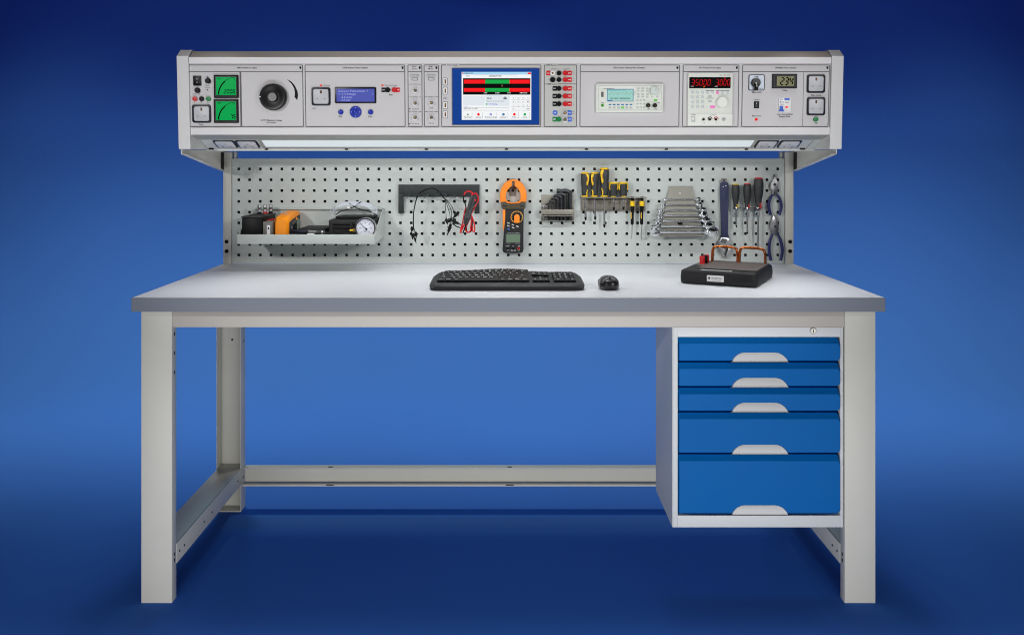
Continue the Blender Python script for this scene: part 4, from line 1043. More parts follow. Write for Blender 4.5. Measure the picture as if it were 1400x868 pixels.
b.prism(arch, w+.002, w+.010, ORANGE2, .0015); part('dial_grip', b, sd)
for px, py in ((182, 508), (180, 535), (184, 566), (226, 524), (228, 553), (270, 540)):
    c = P(*z(px, py), w+.0015); b = MB(); M = Matrix.Translation((c.x, c.y, w+.0005)) @ Matrix.Rotation(-.35, 4, 'Z'); b.box(-.0044, .0044, -.0019, .0019, -.001, .0014, LGREY if py != 566 else BLUEL, .0006, M=M); part('button', b, cm)
ua, ub, va, vb = PG.rect(z(152, 0)[0], z(304, 0)[0], z(0, 608)[1], z(0, 706)[1], w+.001); b = MB(); b.box(ua, ub, va, vb, w-.001, w+.001, DGREY, .0006); ms = part('display', b, cm)
b = MB(); b.box(ua+.003, ub-.003, va+.003, vb-.003, w+.001, w+.0014, LCDD); part('meter_screen', b, ms)
b = MB()
for (px, py, s, wd) in ((231, 610, 'CLAMP MULTIMETER', .042), (184, 706, 'AUTO', .012), (272, 706, 'RANGE', .016), (172, 735, 'COM', .012), (228, 738, 'V', .005), (286, 735, 'A', .01), (180, 776, 'V~', .008), (232, 778, 'MAX 600V', .018), (284, 776, 'mA', .008)):
    c = P(*z(px, py), w+.0012); b.text(s, c.x, c.y, w+.0006 if py > 600 else w, .0055, LGREY, width=wd)
part('marking', b, bd)
for px in (176, 228, 282):
    c = P(*z(px, 756), w); b = MB(); b.lathe([(.0042, -.002), (.0042, .001), (.003, .0012), (.0026, 0), (.0003, 0)], (c.x, c.y, w), (0, 0, 1), RED if px == 282 else BLACK, 14); part('jack', b, cm)

# --- hex key rack
z = lambda zx, zy: (730+zx/7.894, 220+zy/7.894)
hr = thing('hex_key_rack', 'small grey metal rack holding hex keys on the perforated panel', 'tool rack', (*P(762, 300).xy, 0), PG)
b = MB(); u0, u1, v0, v1 = PG.rect(740, 784.8, 266.4, 301, .004); b.box(u0, u1, v0, v1, .0006, .003, GUNM, .0006); part('back_plate', b, hr)
b = MB(); ua, ub, va, vb = PG.rect(739.6, 785.4, 286.6, 293.6, .04); b.box(ua, ub, va, vb, .038, .040, GUNM, .0006); b.box(ua, ub, vb-.002, vb, .003, .038, GUNM); part('shelf', b, hr)
b = MB(); ua, ub, v2, v3 = PG.rect(740.4, 785, 294.4, 296, .034); b.box(ua, ub, v2, v3, .003, .034, GUNM, .0005); b.box(ua, ub, v2-.016, v2-.0145, .003, .03, GUNM); part('lower_shelf', b, hr)
hexk = [(104, 484, 78, .9), (130, 480, 98, 1.0), (160, 468, 128, 1.15), (190, 455, 150, 1.3), (222, 428, 162, 1.5), (256, 398, 196, 1.8), (294, 374, 232, 2.1), (336, 352, 244, 2.5), (392, 316, 246, 3.0)]
names = ['smallest bright hex key at the left end', 'second smallest hex key', 'third smallest hex key', 'fourth smallest hex key', 'middle sized hex key', 'sixth hex key counted from the smallest', 'third largest hex key', 'second largest hex key', 'largest black hex key at the right end']
for i, (sx_, ty, lx_, rr) in enumerate(hexk):
    w = .020; a = P(*z(sx_, ty), w); e = P(*z(lx_, ty+6), w); bo = P(*z(sx_, 640), w); R_ = rr*KP
    m_ = STEEL if i < 2 else DSTEEL; b = MB()
    b.tube([bo, (a.x, a.y-.012, w), (a.x, a.y-.008, w), (a.x-R_*.3, a.y-R_*.9, w), (a.x-R_*2.0, a.y-R_*.3, w), (a.x-R_*4, a.y-R_*.5, w), e], R_, m_, 6, sm=4)
    solo('hex_key', b, names[i]+' of the small grey rack', 'hex key', (a.x, bo.y, w), PG, 'hex keys in the small grey rack', ang=25)

# --- screwdriver rack
sr = thing('screwdriver_rack', 'long narrow grey rack holding yellow and black screwdrivers', 'tool rack', (*P(838, 288).xy, 0), PG)
b = MB(); u0, u1, v0, v1 = PG.rect(794, 882.6, 270, 288, .003); b.box(u0, u1, v0, v1, .0006, .0028, GUNM, .0006); b.box(u0, u1, v0, v0+.0015, .0028, .010, GUNM, .0004, 1); part('back_plate', b, sr)
b = MB(); ua, ub, va, vb = PG.rect(794, 884.4, 269.4, 272.4, .045)
b.box(ua, ub, va+.004, vb-.001, .003, .016, GUNM, .0006); b.box(ua, ub, va+.004, vb-.001, .036, .045, GUNM, .0006)
for i in range(8):
    u = ua+(ub-ua)*(i/7); b.box(max(ua, u-.005), min(ub, u+.005), va+.0043, vb-.0013, .016, .036, GUNM)
part('shelf', b, sr)
WS = .026
def driver(x, top, bot, wid, shaft_x, tip_y, lab, long_=True):
    t = thing('screwdriver', lab, 'screwdriver', (*P(shaft_x, tip_y, WS).xy, WS), PG, 'yellow and black screwdrivers in the grey rack')
    a = P((x[0]+x[1])/2, top, WS+.013); c = P((x[0]+x[1])/2, bot, WS+.013); c = Vector((a.x, c.y, 0)); a = Vector((a.x, a.y, 0))
    L = a.y-c.y; R = wid*KP*.5
    o = (a.x, c.y, WS)
    b = MB()
    if long_: prof = [(R*.72, .004), (R*.74, L*.12), (R*.86, L*.26), (R*.80, L*.34), (R*.92, L*.55), (R*1.0, L*.75), (R*.97, L*.90), (R*.86, L*.955)]
    else: prof = [(R*.80, .004), (R*.83, L*.2), (R*.84, L*.5), (R*.97, L*.75), (R*.97, L*.86), (R*.9, L*.9)]
    b.lathe(prof, o, (0, 1, 0), DGREY, 24, 1, .95); h = part('handle', b, t)
    b = MB(); b.lathe([(R*.88, L*.935), (R*.95, L*.95), (R*.86, L*.985), (R*.6, L*1.0), (R*.05, L*1.003)] if long_ else [(R*.95, L*.88), (R*1.03, L*.9), (R*.98, L*.96), (R*.8, L*1.0), (R*.05, L*1.005)], o, (0, 1, 0), YELLOW, 24, 1, .95); part('cap', b, h)
    b = MB()
    s = -1 if x[2] else 1
    if long_:
        pts = [(s*.20, .93), (s*.78, .90), (s*.86, .75), (s*.62, .50), (s*.40, .47), (s*.30, .56), (s*.42, .74), (s*.30, .86)]
        S = spline([(a.x+p[0]*R, c.y+p[1]*L, 0) for p in pts], 4, True); b.prism([(p.x, p.y) for p in S], WS+R*.35, WS+R*1.02, YELLOW, .0012)
        b.tube([(a.x+s*R*.42, c.y+L*.62, WS+R*1.03), (a.x+s*R*.58, c.y+L*.80, WS+R*1.0)], .0012, mat('amber_mark', (190,90,20), .5), 6, sm=0)
        b.tube([(a.x+s*R*.62, c.y+L*.30, WS+R*.5), (a.x+s*R*.40, c.y+L*.20, WS+R*.62), (a.x+s*R*.44, c.y+L*.06, WS+R*.55)], .0022, YELLOW, 6)
    else:
        for ss in (-1, 1): b.tube([(a.x+ss*R*.72, c.y+L*.92, WS+R*.72), (a.x+ss*R*.93, c.y+L*.72, WS+R*.42), (a.x+ss*R*.82, c.y+L*.48, WS+R*.34)], .0022, YELLOW, 6)
    part('grip_inlay', b, h)
    b = MB(); b.lathe([(R*.62, -.001), (R*.8, .001), (R*.78, .0045), (R*.5, .006)] if long_ else [(R*.5, -.001), (R*.6, .001), (R*.6, .0045), (R*.4, .006)], o, (0, 1, 0), YELLOW, 20); part('collar', b, h)
    e = P(shaft_x, tip_y, WS); top_ = Vector((a.x, c.y+.004, WS)); bt = Vector((a.x*.3+e.x*.7, e.y, WS))
    b = MB(); b.cyl(top_, bt+Vector((0, .010, 0)), .0033, STEEL, seg=12); sh = part('shaft', b, t)
    b = MB(); b.lathe([(.0033, 0), (.0042, .003), (.0036, .008), (.0016, .0125)], bt+Vector((0, .0105, 0)), (0, -1, 0), BLACK, 10, 1, .5); part('tip', b, sh)
driver((794.6, 805.8, 0), 235.6, 269.6, 11.4, 801, 300.6, 'leftmost yellow capped screwdriver in the rack, inlay on its right side')
driver((807.3, 818.9, 1), 235.6, 269.6, 11.6, 814.2, 300.2, 'second yellow capped screwdriver in the rack, inlay on its left side')
driver((820.2, 833.4, 1), 229.4, 269.6, 13.2, 826.3, 310.8, 'tallest yellow capped screwdriver in the grey rack')
driver((833.2, 845.4, 0), 249, 269.6, 12.2, 839.2, 287, 'stubby yellow capped screwdriver next to the tallest one', False)
driver((846.6, 859, 0), 249, 269.6, 12.4, 852.6, 286.4, 'stubby yellow capped screwdriver nearest the slim precision drivers', False)
for i, (xa, xb, lean) in enumerate(((861.8, 867.6, 0), (874.6, 880.6, 0))):
    c0 = P((xa+xb)/2, 269, WS); c1 = P((xa+xb)/2-.4, 307.4, WS); tip = P((xa+xb)/2-1, 326.6, WS); R = (xb-xa)/2*KP
    t = thing('precision_screwdriver', ['slim black precision screwdriver with yellow ring, left one of the pair', 'slim black precision screwdriver with yellow ring at the right end of the rack'][i], 'screwdriver', tuple(tip), PG, 'slim precision screwdrivers at the right of the rack')
    d = c1-c0; L = d.length; b = MB()
    b.lathe([(R*.7, 0), (R*.8, L*.02), (R*.8, L*.1), (R*.62, L*.11), (R*.62, L*.14), (R*.95, L*.15), (R*1, L*.35), (R*.85, L*.42), (R*.7, L*.7), (R*.75, L*.95), (R*.5, L)], c0, d, BLACK, 18); h = part('handle', b, t)
    b = MB(); b.lathe([(R*1.0, L*.155), (R*1.06, L*.17), (R*1.06, L*.32), (R*1.0, L*.335)], c0, d, YELLOW, 18); part('ring', b, h)
    b = MB(); q0 = c0+d*.62+Vector((-R*.5 if i == 0 else -R*.25, 0, R*.62)); b.tube([q0+Vector((0, L*.06, 0)), q0+Vector((-R*.1, 0, .0004)), q0+Vector((0, -L*.16, 0))], .0014, YELLOW, 6); part('grip_inlay', b, h)
    b = MB(); b.cyl(c1, tip, .0015, STEEL, .0013, 8); part('shaft', b, t)

# --- spanner rack
z = lambda zx, zy: (880+zx/10.21, 245+zy/10.21)
sp = thing('spanner_rack', 'tapered grey metal rack holding seven chrome spanners', 'tool rack', (*P(932, 322).xy, 0), PG)
def spw(py): return .012+.045*max(0, (py-268)/54)
b = MB()
A0 = [P(914.8, 256, .004), P(916, 254.4, .004), P(945.6, 254.4, .004), P(947.2, 256, .004), P(948, 270, .012), P(912, 270, .012)]
tl0, tr0 = P(912, 270, spw(270)), P(948.6, 270, spw(270)); bl0, br0 = P(903.4, 322.8, spw(322)), P(961, 322.8, spw(322))
b.loft([[P(914.8, 254.6, .004), P(947, 254.6, .004), P(947, 254.6, .002), P(914.8, 254.6, .002)], [tl0, tr0, tr0-Vector((0, 0, .002)), tl0-Vector((0, 0, .002))], [bl0, br0, br0-Vector((0, 0, .002)), bl0-Vector((0, 0, .002))], [bl0-Vector((0, .002, .02)), br0-Vector((0, .002, .02)), br0-Vector((0, .003, .02)), bl0-Vector((0, .003, .02))]], OLIVEP)
for A, B in ((tl0, bl0), (tr0, br0)):
    b.raw([A, B, (B.x, B.y, .001), (A.x, A.y, .001)], [[0, 1, 2, 3]], GUNM)
c = P(929.4, 264.4, .0095); b.cyl(c, c+Vector((0, 0, .003)), .004, LGREY, seg=12)
c = P(929.8, 305.8, spw(305.8)+.001); b.box(c.x-.008, c.x+.008, c.y-.005, c.y+.005, c.z-.002, c.z+.001, BLACK)
part('plate', b, sp, ang=15)
spn = [(272.6, 909.4, 954.9, 2.6), (279.9, 906.4, 957.4, 3.3), (287.2, 903.4, 962.2, 4.1), (294.6, 903.2, 962.8, 4.5), (301.9, 900, 967, 5.1), (309.3, 897.6, 970, 5.8), (317, 894.8, 974.4, 6.8)]
spl = ['smallest chrome spanner, top of the tapered rack', 'second chrome spanner down from the top of the rack', 'third chrome spanner down from the top of the rack', 'middle chrome spanner of the seven, fourth down the rack', 'third chrome spanner up from the bottom of the rack', 'second chrome spanner up, just above the longest one', 'longest chrome spanner, at the bottom of the rack']
for i, (py, xl, xr, rr) in enumerate(spn):
    w = spw(py)+.009; a = P(xl, py+1.2, w); c = P(xr, py+.6, w); R = rr*KP; m_ = P((xl+xr)/2, py, w)
    t = thing('spanner', spl[i], 'spanner', tuple(m_), PG, 'chrome spanners in the tapered rack')
    Mr = Matrix.Translation((0, m_.y, w)) @ Matrix.Rotation(math.radians(-58), 4, 'X')
    th = .0032+.0004*i
    b = MB()
    b.box(a.x+R*1.0, c.x-R*.9, -R*.36, R*.36, -th*.55, th*.55, CHROME, th*.4, 2, M=Mr @ Matrix.Translation((0, 0, 0)))
    part('shaft', b, t)
    b = MB(); Mt = Mr @ Matrix.Translation((a.x, -R*.1, 0)) @ Matrix.Rotation(math.radians(15), 4, 'Z')
    op = []
    for k in range(19):
        q_ = math.radians(150-300*k/18); op.append((R*1.15*math.cos(q_), R*1.1*math.sin(q_)))
    op += [(-R*.75, -R*.45), (R*.25, -R*.45), (R*.45, 0), (R*.25, R*.45), (-R*.75, R*.45)]
    b.prism(op[::-1], -th*.8, th*.8, CHROME, .0004, 1, M=Mt); part('open_end', b, t)
    b = MB(); Mt = Mr @ Matrix.Translation((c.x, 0, 0))
    po = circ(0, 0, R*1.12, 28); pi_ = circ(0, 0, R*.66, 28)
    b.ring(po, pi_, -th*1.3, th*1.3, CHROME, M=Mt); b.ring(circ(0, 0, R*1.02, 28), circ(0, 0, R*.68, 28), th*1.3, th*1.7, CHROME, M=Mt)
    b.ring(circ(0, 0, R*.67, 24), [(R*(.56 if k % 2 else .62)*math.cos(2*PI*k/24), R*(.56 if k % 2 else .62)*math.sin(2*PI*k/24)) for k in range(24)], -th, th, DSTEEL, M=Mt)
    b.loft([[(-R*1.7, y, zz) for y, zz in ((-R*.36, -th*.5), (R*.36, -th*.5), (R*.36, th*.5), (-R*.36, th*.5))], [(-R*.8, y, zz) for y, zz in ((-R*.72, -th), (R*.72, -th), (R*.72, th), (-R*.72, th))]], CHROME, M=Mt)
    part('ring_end', b, t)

# --- adjustable wrench
z = lambda zx, zy: (975+zx/6.676, 235+zy/6.676)
w = .016
aw = thing('adjustable_wrench', 'large adjustable wrench with navy handle hanging head down beside the spanners', 'wrench', (*P(991, 352).xy, .004), PG)
b = MB(); S = spline([P(*z(*p), w).xy.to_3d() for p in ((68, 118), (80, 96), (104, 90), (130, 96), (142, 118), (143, 200), (140, 300), (138, 420), (138, 560), (146, 606), (110, 606), (72, 606), (78, 560), (74, 420), (70, 300), (66, 200))], 4, True)
b.prism([(p.x, p.y) for p in S], .005, w, NAVYW, .0025); h = part('handle', b, aw)
b = MB(); S = [P(*z(*p), w-.002) for p in ((76, 62), (120, 62), (128, 84), (122, 112), (80, 112), (70, 84))]; b.prism([(p.x, p.y) for p in S], .007, w-.002, MGREY, .001)
c = P(*z(100, 78), w); b.cyl((c.x, c.y, w-.003), (c.x, c.y, w-.0012), .004, DGREY, seg=14); part('hanging_eye', b, h)
for p0, p1 in (((86, 140), (98, 136)), ((108, 132), (122, 126))):
    b = MB(); b.tube([P(*z(*p0), w+.0004), P(*z(*p1), w+.0004)], .0015, LGREY, 6, sm=0); part('marking', b, h)
b = MB(); hd = [(74, 598), (144, 602), (150, 640), (186, 684), (176, 692), (120, 700), (60, 690), (32, 668), (34, 655), (56, 630)]
b.prism([tuple(P(*z(*p), w+.002).xy) for p in hd], .004, w+.002, STEEL, .0015)
b.prism([tuple(P(*z(*p), w+.001).xy) for p in ((140, 692), (186, 684), (180, 712), (128, 790), (112, 776), (132, 726))], .005, w+.001, STEEL, .001); h = part('head', b, aw)
b = MB(); b.prism([tuple(P(*z(*p), w+.001).xy) for p in ((40, 688), (112, 700), (108, 720), (86, 730), (118, 776), (104, 788), (66, 740), (46, 706))], .005, w+.001, STEEL, .001); part('moving_jaw', b, h)
b = MB(); ua, ub, va, vb = PG.rect(z(74, 0)[0], z(122, 0)[0], z(0, 610)[1], z(0, 648)[1], w+.003); Mz = Matrix.Translation(((ua+ub)/2, (va+vb)/2, 0)) @ Matrix.Rotation(-.25, 4, 'Z')
b.box(-(ub-ua)/2, (ub-ua)/2, -(vb-va)/2, (vb-va)/2, w-.002, w+.0024, BLACK, M=Mz)
for i in range(5): b.cyl(Mz @ Vector((-(ub-ua)/2*.7+(ub-ua)*.7*i/4, -.006, w+.0015)), Mz @ Vector((-(ub-ua)/2*.7+(ub-ua)*.7*i/4, .006, w+.0015)), .0016, MGREY, seg=8)
part('worm_screw', b, h)

# --- three dark screwdrivers in clips
WD = .03
for (xc, top, wid, bot, sx_, tip, capm, marks, lab, lab2) in (
    (1005.5, 251.6, 10.8, 287, 1006.9, 310.8, YELLOW, YELLOW, 'dark handled screwdriver with a yellow cap, next to the navy wrench', 'small clip holding the dark screwdriver with a yellow cap'),
    (1021.6, 251, 10.8, 287, 1021.8, 319.8, RED, RED, 'shorter dark handled screwdriver with a red cap, middle of the three', 'small clip holding the middle dark screwdriver'),
    (1037.2, 243, 13.4, 287.2, 1035.8, 340, RED, RED, 'longest dark handled screwdriver with a red cap, nearest the pliers', 'small clip holding the longest dark screwdriver')):
    c = P(sx_-.8, 292, .004)
    k = thing('tool_clip', lab2, 'clip', (c.x, c.y, 0), PG, 'small clips holding the dark handled screwdrivers')
    b = MB(); ua, ub, va, vb = PG.rect(sx_-5.2, sx_+2.8, 284, 297.4, .003); b.box(ua, ub, va, vb, .0006, .0025, mat('zinc_blue_grey', (150,162,168), .4, metal=.3), .0008); b.cyl(((ua+ub)/2, (va+vb)/2-.005, .002), ((ua+ub)/2, (va+vb)/2-.005, .0031), .0042, BLACK, seg=12); part('plate', b, k)
    b = MB(); cy = P(sx_, 284.5, WD).y
    for s in (-1, 1): b.tube([(c.x+s*.003, cy, .003), (c.x+s*.013, cy, .012), (c.x+s*.0135, cy, .03), (c.x+s*.009, cy-.001, .041)], .0016, STEEL, 6)
    b.box(c.x-.012, c.x-.003, cy-.004, cy+.004, .034, .042, CHROME, .002); part('spring', b, k)
    t = thing('dark_screwdriver', lab, 'screwdriver', (*P(sx_, tip, WD).xy, WD), PG, 'dark handled screwdrivers in clips')
    a = P(xc, top, WD+.012); e = P(xc, bot, WD+.012); L = a.y-e.y; R = wid*KP*.5; ax = (a+P(sx_, bot, WD+.012))/2; x_ = (P(xc, top, WD).x)
    tp = P(sx_, tip, WD); d = Vector((x_-tp.x, 0, 0))*.5
    o = Vector((x_-(x_-tp.x)*.3, e.y, WD)); axd = Vector((x_-o.x, L, 0))
    b = MB(); b.lathe([(R*.42, 0), (R*.55, L*.03), (R*.58, L*.18), (R*.66, L*.30), (R*.84, L*.45), (R*.97, L*.65), (R*.98, L*.8), (R*.9, L*.92), (R*.78, L*.965)], o, axd, DGREY, 24); h = part('handle', b, t)
    b = MB(); b.lathe([(R*.76, L*.955), (R*.78, L*.975), (R*.66, L*.998), (R*.05, L*1.003)], o, axd, capm, 24); part('cap', b, h)
    b = MB()
    for j in range(3): b.box(o.x+R*.05, o.x+R*.55, o.y+L*(.045+.06*j), o.y+L*(.085+.06*j), WD+R*.3, WD+R*.6, marks, .0008)
    part('colour_band', b, h)
    b = MB(); b.cyl(o+Vector((0, .003, 0)), Vector((tp.x, tp.y+.006, WD)), .0028 if wid < 12 else .0032, STEEL, seg=12); sh = part('shaft', b, t)
    b = MB(); b.lathe([(.0028, 0), (.0036, .002), (.0012, .009)], Vector((tp.x, tp.y+.008, WD)), (0, -1, 0), BLACK if wid < 12 else STEEL, 10, 1, .5); part('tip', b, sh)

# --- pliers
def pliers(lab, jawL, jawR, joint, handles, w=.016):
    t = thing('pliers', lab, 'pliers', (*P(*z(*handles[0][-1]), w).xy, .004), PG, 'navy handled pliers hung one above the other')
    for J in (jawL, jawR):
        b = MB(); b.prism([tuple(P(*z(*p), w).xy) for p in J], .006 if J is jawL else .0065, w if J is jawL else w+.0012, STEEL, .0015); part('jaw', b, t)
    c = P(*z(*joint), w); b = MB(); b.lathe([(.0045, 0), (.0045, .002), (.003, .0032), (.0003, .0034)], (c.x, c.y, w+.001), (0, 0, 1), DSTEEL, 16); part('pivot', b, t)
    for H in handles:
        b = MB(); b.tube([P(*z(*p), w-.003) for p in H], .0048, NAVYH, 10, rr=lambda s: .72+.55*math.sin(min(1, s*1.4)*PI*.5)-.22*s); part('grip', b, t)
pliers('long nose pliers with navy handles, the upper pair beside the longest screwdriver',
       [(560, 24), (566, 80), (566, 120), (552, 215), (536, 205), (544, 160), (520, 150), (526, 100), (548, 82)],
       [(564, 22), (574, 60), (580, 88), (596, 105), (592, 150), (586, 205), (562, 215), (556, 150), (560, 80)], (562, 116),
       ([(548, 206), (524, 240), (508, 290), (510, 340), (526, 394)], [(580, 206), (604, 240), (620, 290), (618, 340), (602, 394)]))
pliers('combination pliers with navy handles, the lower pair beside the longest screwdriver',
       [(548, 398), (562, 396), (566, 480), (562, 570), (532, 568), (534, 530), (516, 520), (520, 470), (536, 440)],
       [(562, 396), (576, 404), (588, 450), (598, 490), (598, 530), (590, 568), (562, 574), (556, 480)], (566, 500),
       ([(544, 566), (526, 610), (512, 670), (512, 740), (528, 808)], [(588, 566), (610, 610), (626, 670), (630, 740), (614, 808)]))

# ================================================================== ON THE TABLE TOP
# keyboard
kbx0, kbx1, kby0, kby1 = -.224, .2165, .117, .315
kb = thing('keyboard', 'black computer keyboard lying in the middle of the white bench top', 'keyboard', (0, .21, TOPZ))
b = MB(); NX, NY = 40, 14
def kz(s, t):      # s across, t front to back
    return TOPZ+.019+.011*t+.004*math.exp(-((s-.47)/.22)**2)*t
def kxy(s, t):
    cx = (kbx0+kbx1)/2; hw = (kbx1-kbx0)/2
    e = abs(2*s-1); cut = .010*t+.035*max(0, (t-.72)/.28)**2.5+.03*max(0, (.22-t)/.22)**2.5
    x = cx+hw*(2*s-1)*(1-cut)
    y = kby0+(kby1-kby0)*(t+(.10*(.5-t))*max(0, (e-.86)/.14)**2) + .022*t*math.exp(-((s-.47)/.2)**2)
    return x, y
G = [[Vector((*kxy(i/NX, j/NY), kz(i/NX, j/NY))) for i in range(NX+1)] for j in range(NY+1)]
# round the rim
vs = []; fs = []
for j in range(NY+1):
    for i in range(NX+1):
        v = G[j][i].copy(); e = min(i, NX-i); 
        if e == 0: v.z -= .009
        elif e == 1: v.z -= .002
        if j == 0: v.z -= .007
        if j == NY: v.z -= .009
        vs.append(v)
idx = lambda i, j: j*(NX+1)+i
for j in range(NY):
    for i in range(NX): fs.append([idx(i, j), idx(i+1, j), idx(i+1, j+1), idx(i, j+1)])
rim = [idx(i, 0) for i in range(NX+1)]+[idx(NX, j) for j in range(1, NY+1)]+[idx(i, NY) for i in range(NX-1, -1, -1)]+[idx(0, j) for j in range(NY-1, 0, -1)]
base0 = len(vs); cxk = (kbx0+kbx1)/2
for k in rim:
    v = vs[k]; vs.append(Vector((cxk+(v.x-cxk)*.992, v.y+(.0015 if v.y < .2 else -.0015), TOPZ+.0012)))
n = len(rim)
for k in range(n): fs.append([rim[k], base0+k, base0+(k+1) % n, rim[(k+1) % n]])
b.raw(vs, fs, mat('keyboard_black', (15,15,17), .45, var=.1)); part('case', b, kb, ang=50)
def key_obj(s0, s1, t0, t1, lit):
    b = MB(); P4 = []
    for dz_, ins in ((0.0005, 0), (.0052, .0), (.0062, .0011)):
        L = []
        for s, t, a, c in ((s0, t0, 1, 1), (s1, t0, -1, 1), (s1, t1, -1, -1), (s0, t1, 1, -1)):
            x, y = kxy(s, t); L.append((x+a*ins, y+c*ins, kz(s, t)+dz_))
        P4.append(L)
    b.loft(P4, BLACK)
    o = part('key', b, kb)
    x, y = kxy((s0+s1)/2, (t0+t1)/2); zc = kz((s0+s1)/2, (t0+t1)/2)+.0065
    if lit:
        c = MB(); sl = math.atan2(.011, .2)
        M = Matrix.Translation((x-.002, y+.0015, zc)) @ Matrix.Rotation(sl, 4, 'X')
        c.text(lit, 0, 0, 0, .0125 if len(lit) == 1 else .009, WHITE, M=M); part('legend', c, o)
RL = ['ZXCVBNM', 'ASDFGHJKL', 'QWERTYUIOP', '1234567890']
def row(t0, t1, s0, s1, widths, legends):
    tot = sum(widths); s = s0
    for k, w_ in enumerate(widths):
        e = s+(s1-s0)*w_/tot
        key_obj(s+.0012, e-.0012, t0+.006, t1-.006, legends[k] if k < len(legends) else '')
        s = e
T = [.13, .265, .40, .535, .67, .795, .895]
mS0, mS1 = .05, .645
row(T[0], T[1], mS0, mS1, [1.3, 1.1, 1.3, 6, 1.3, 1.1, 1.1, 1.3], ['Ct', 'W', 'Al', '', 'Al', 'W', 'M', 'Ct'])
row(T[1], T[2], mS0, mS1, [2.2]+[1]*10+[2.6], ['^']+list('ZXCVBNM,./')+['^'])
row(T[2], T[3], mS0, mS1, [1.8]+[1]*11+[2.1], ['A']+list("ASDFGHJKL;'")+['<'])
row(T[3], T[4], mS0, mS1, [1.5]+[1]*12+[1.4], ['T']+list('QWERTYUIOP[]'))
row(T[4], T[5], mS0, mS1, [1]*13+[1.9], list('`1234567890-=')+['<'])
row(T[5], T[6], mS0+.02, mS1, [1]*13, ['Es', 'F1', 'F2', 'F3', 'F4', 'F5', 'F6', 'F7', 'F8', 'F9', 'F', 'F', 'F'])
for j, lg in enumerate((['<', 'v', '>'], ['', '^', ''], ['D', 'E', 'P'], ['I', 'H', 'P'])):
    if j == 1: row(T[1], T[2], .703, .738, [1], ['^'])
    else: row(T[j if j < 2 else j+1], T[j+1 if j < 2 else j+2], .665, .776, [1, 1, 1], lg)
for j, lg in enumerate((['0', '.'], ['1', '2', '3'], ['4', '5', '6', ], ['7', '8', '9', '+'], ['N', '/', '*', '-'])):
    row(T[j], T[j+1], .80, .945, [2, 1, 1] if j == 0 else [1, 1, 1, 1], lg+['E'] if j == 0 else lg)
b = MB(); x, y = kxy(.47, .985); b.cyl((x, y, kz(.47, .985)-.002), (x, y, kz(.47, .985)+.001), .0025, LGREY, seg=12); part('badge', b, kb)
# mouse
ms = thing('mouse', 'black wireless mouse on the bench top right of the keyboard', 'mouse', (.285, .165, TOPZ))
b = MB(); loops = []
for k, (h, sc_) in enumerate(((0.0012, .92), (.006, .98), (.014, 1.0), (.022, .95), (.029, .80), (.034, .55), (.0365, .28), (.0372, .05))):
    L = []
    for i in range(32):
        a = 2*PI*i/32; ca, sa = math.cos(a), math.sin(a)
        rx = .0287*(1-.10*sa*(1 if sa < 0 else -.3)); ry = .052
        tt = h/.0372
        L.append((.2852+rx*sc_*math.copysign(abs(ca)**.8, ca), .172+ry*sc_*math.copysign(abs(sa)**.85, sa)-.006*tt, TOPZ+h))
    loops.append(L)
b.loft(loops, mat('mouse_black', (22,22,24), .3, coat=.3)); body = part('shell', b, ms, ang=60)
b = MB(); b.cyl((.2822, .135, TOPZ+.0335), (.2882, .135, TOPZ+.0335), .006, DGREY, seg=16, bev=.001); part('scroll_wheel', b, ms)
b = MB(); b.box(.2565, .2600, .14, .19, TOPZ+.006, TOPZ+.024, MGREY, .0015); part('side_grip', b, ms)
b = MB(); b.lathe([(.003, 0), (.0026, .0012), (.0003, .0015)], (.2852, .150, TOPZ+.0358), (0, -.2, 1), LGREY, 12); part('badge', b, ms)

# current coil device
fl, fr_ = Vector((.505, .264)), Vector((.709, .181)); 
ang = math.radians(-26.5)
MC = Matrix.Translation((fl.x, fl.y, TOPZ)) @ Matrix.Rotation(ang, 4, 'Z')
CF = Frame(MC)
cl = thing('current_coil', 'black coil box with two copper loops and red terminals at the right of the bench', 'test coil', (.11, .116, 0), CF)
DW, DD, DH = .225, .265, .042
b = MB(); loops = []
for h, ins in ((.0015, .004), (.004, .001), (.02, 0), (DH-.006, .0015), (DH-.002, .004), (DH, .009)):
    R_ = rrect(ins, DW-ins, ins, DD-ins, .016-ins*.5, 5)
    loops.append([(x, y, h) for x, y in R_])
# concave right flank, as moulded
for L in loops:
    for k, (x, y, h) in enumerate(L):
        if x > DW-.02 and .02 < y < DD-.02: L[k] = (x-.004, y, h)
b.loft(loops, BLKM); part('case', b, cl, ang=50)
b = MB(); b.box(.043, DW-.010, .045, DD-.012, DH-.001, DH+.0028, BROWNP, .0008); b.box(.043, DW-.01, .0425, .0448, DH-.001, DH+.0015, BLACK, .0005)
part('top_plate', b, cl)
b = MB(); b.box(.060, .150, .013, .026, DH-.001, DH+.0008, LGREY, .0003, 1); b.text('CURRENT COIL 10 TURN', .105, .0195, DH+.0011, .006, INK, width=.075); part('rating_label', b, cl)
M_ = Matrix.Translation((0, -.0008, 0)) @ Matrix.Rotation(PI/2, 4, 'X')
b = MB(); b.prism(rrect(.082, .131, .012, .030, .002), -.001, .0006, WHITE, .0002, 1, M=M_)
cxx = .089; b.raw([M_ @ Vector((cxx+x*.0025, .0215+y*.0035, .001)) for x, y in ((-1, 1), (1, 1), (1, -.1), (0, -1.3), (-1, -.1))], [[4, 3, 2, 1, 0]], INK)
b.text('Time Electronics', .111, .0225, .001, .006, INKG, width=.031, M=M_); b.text('calibration', .111, .016, .001, .003, INKG, width=.024, M=M_)
part('name_label', b, cl)
lp = .1035; y_ = DD-.03
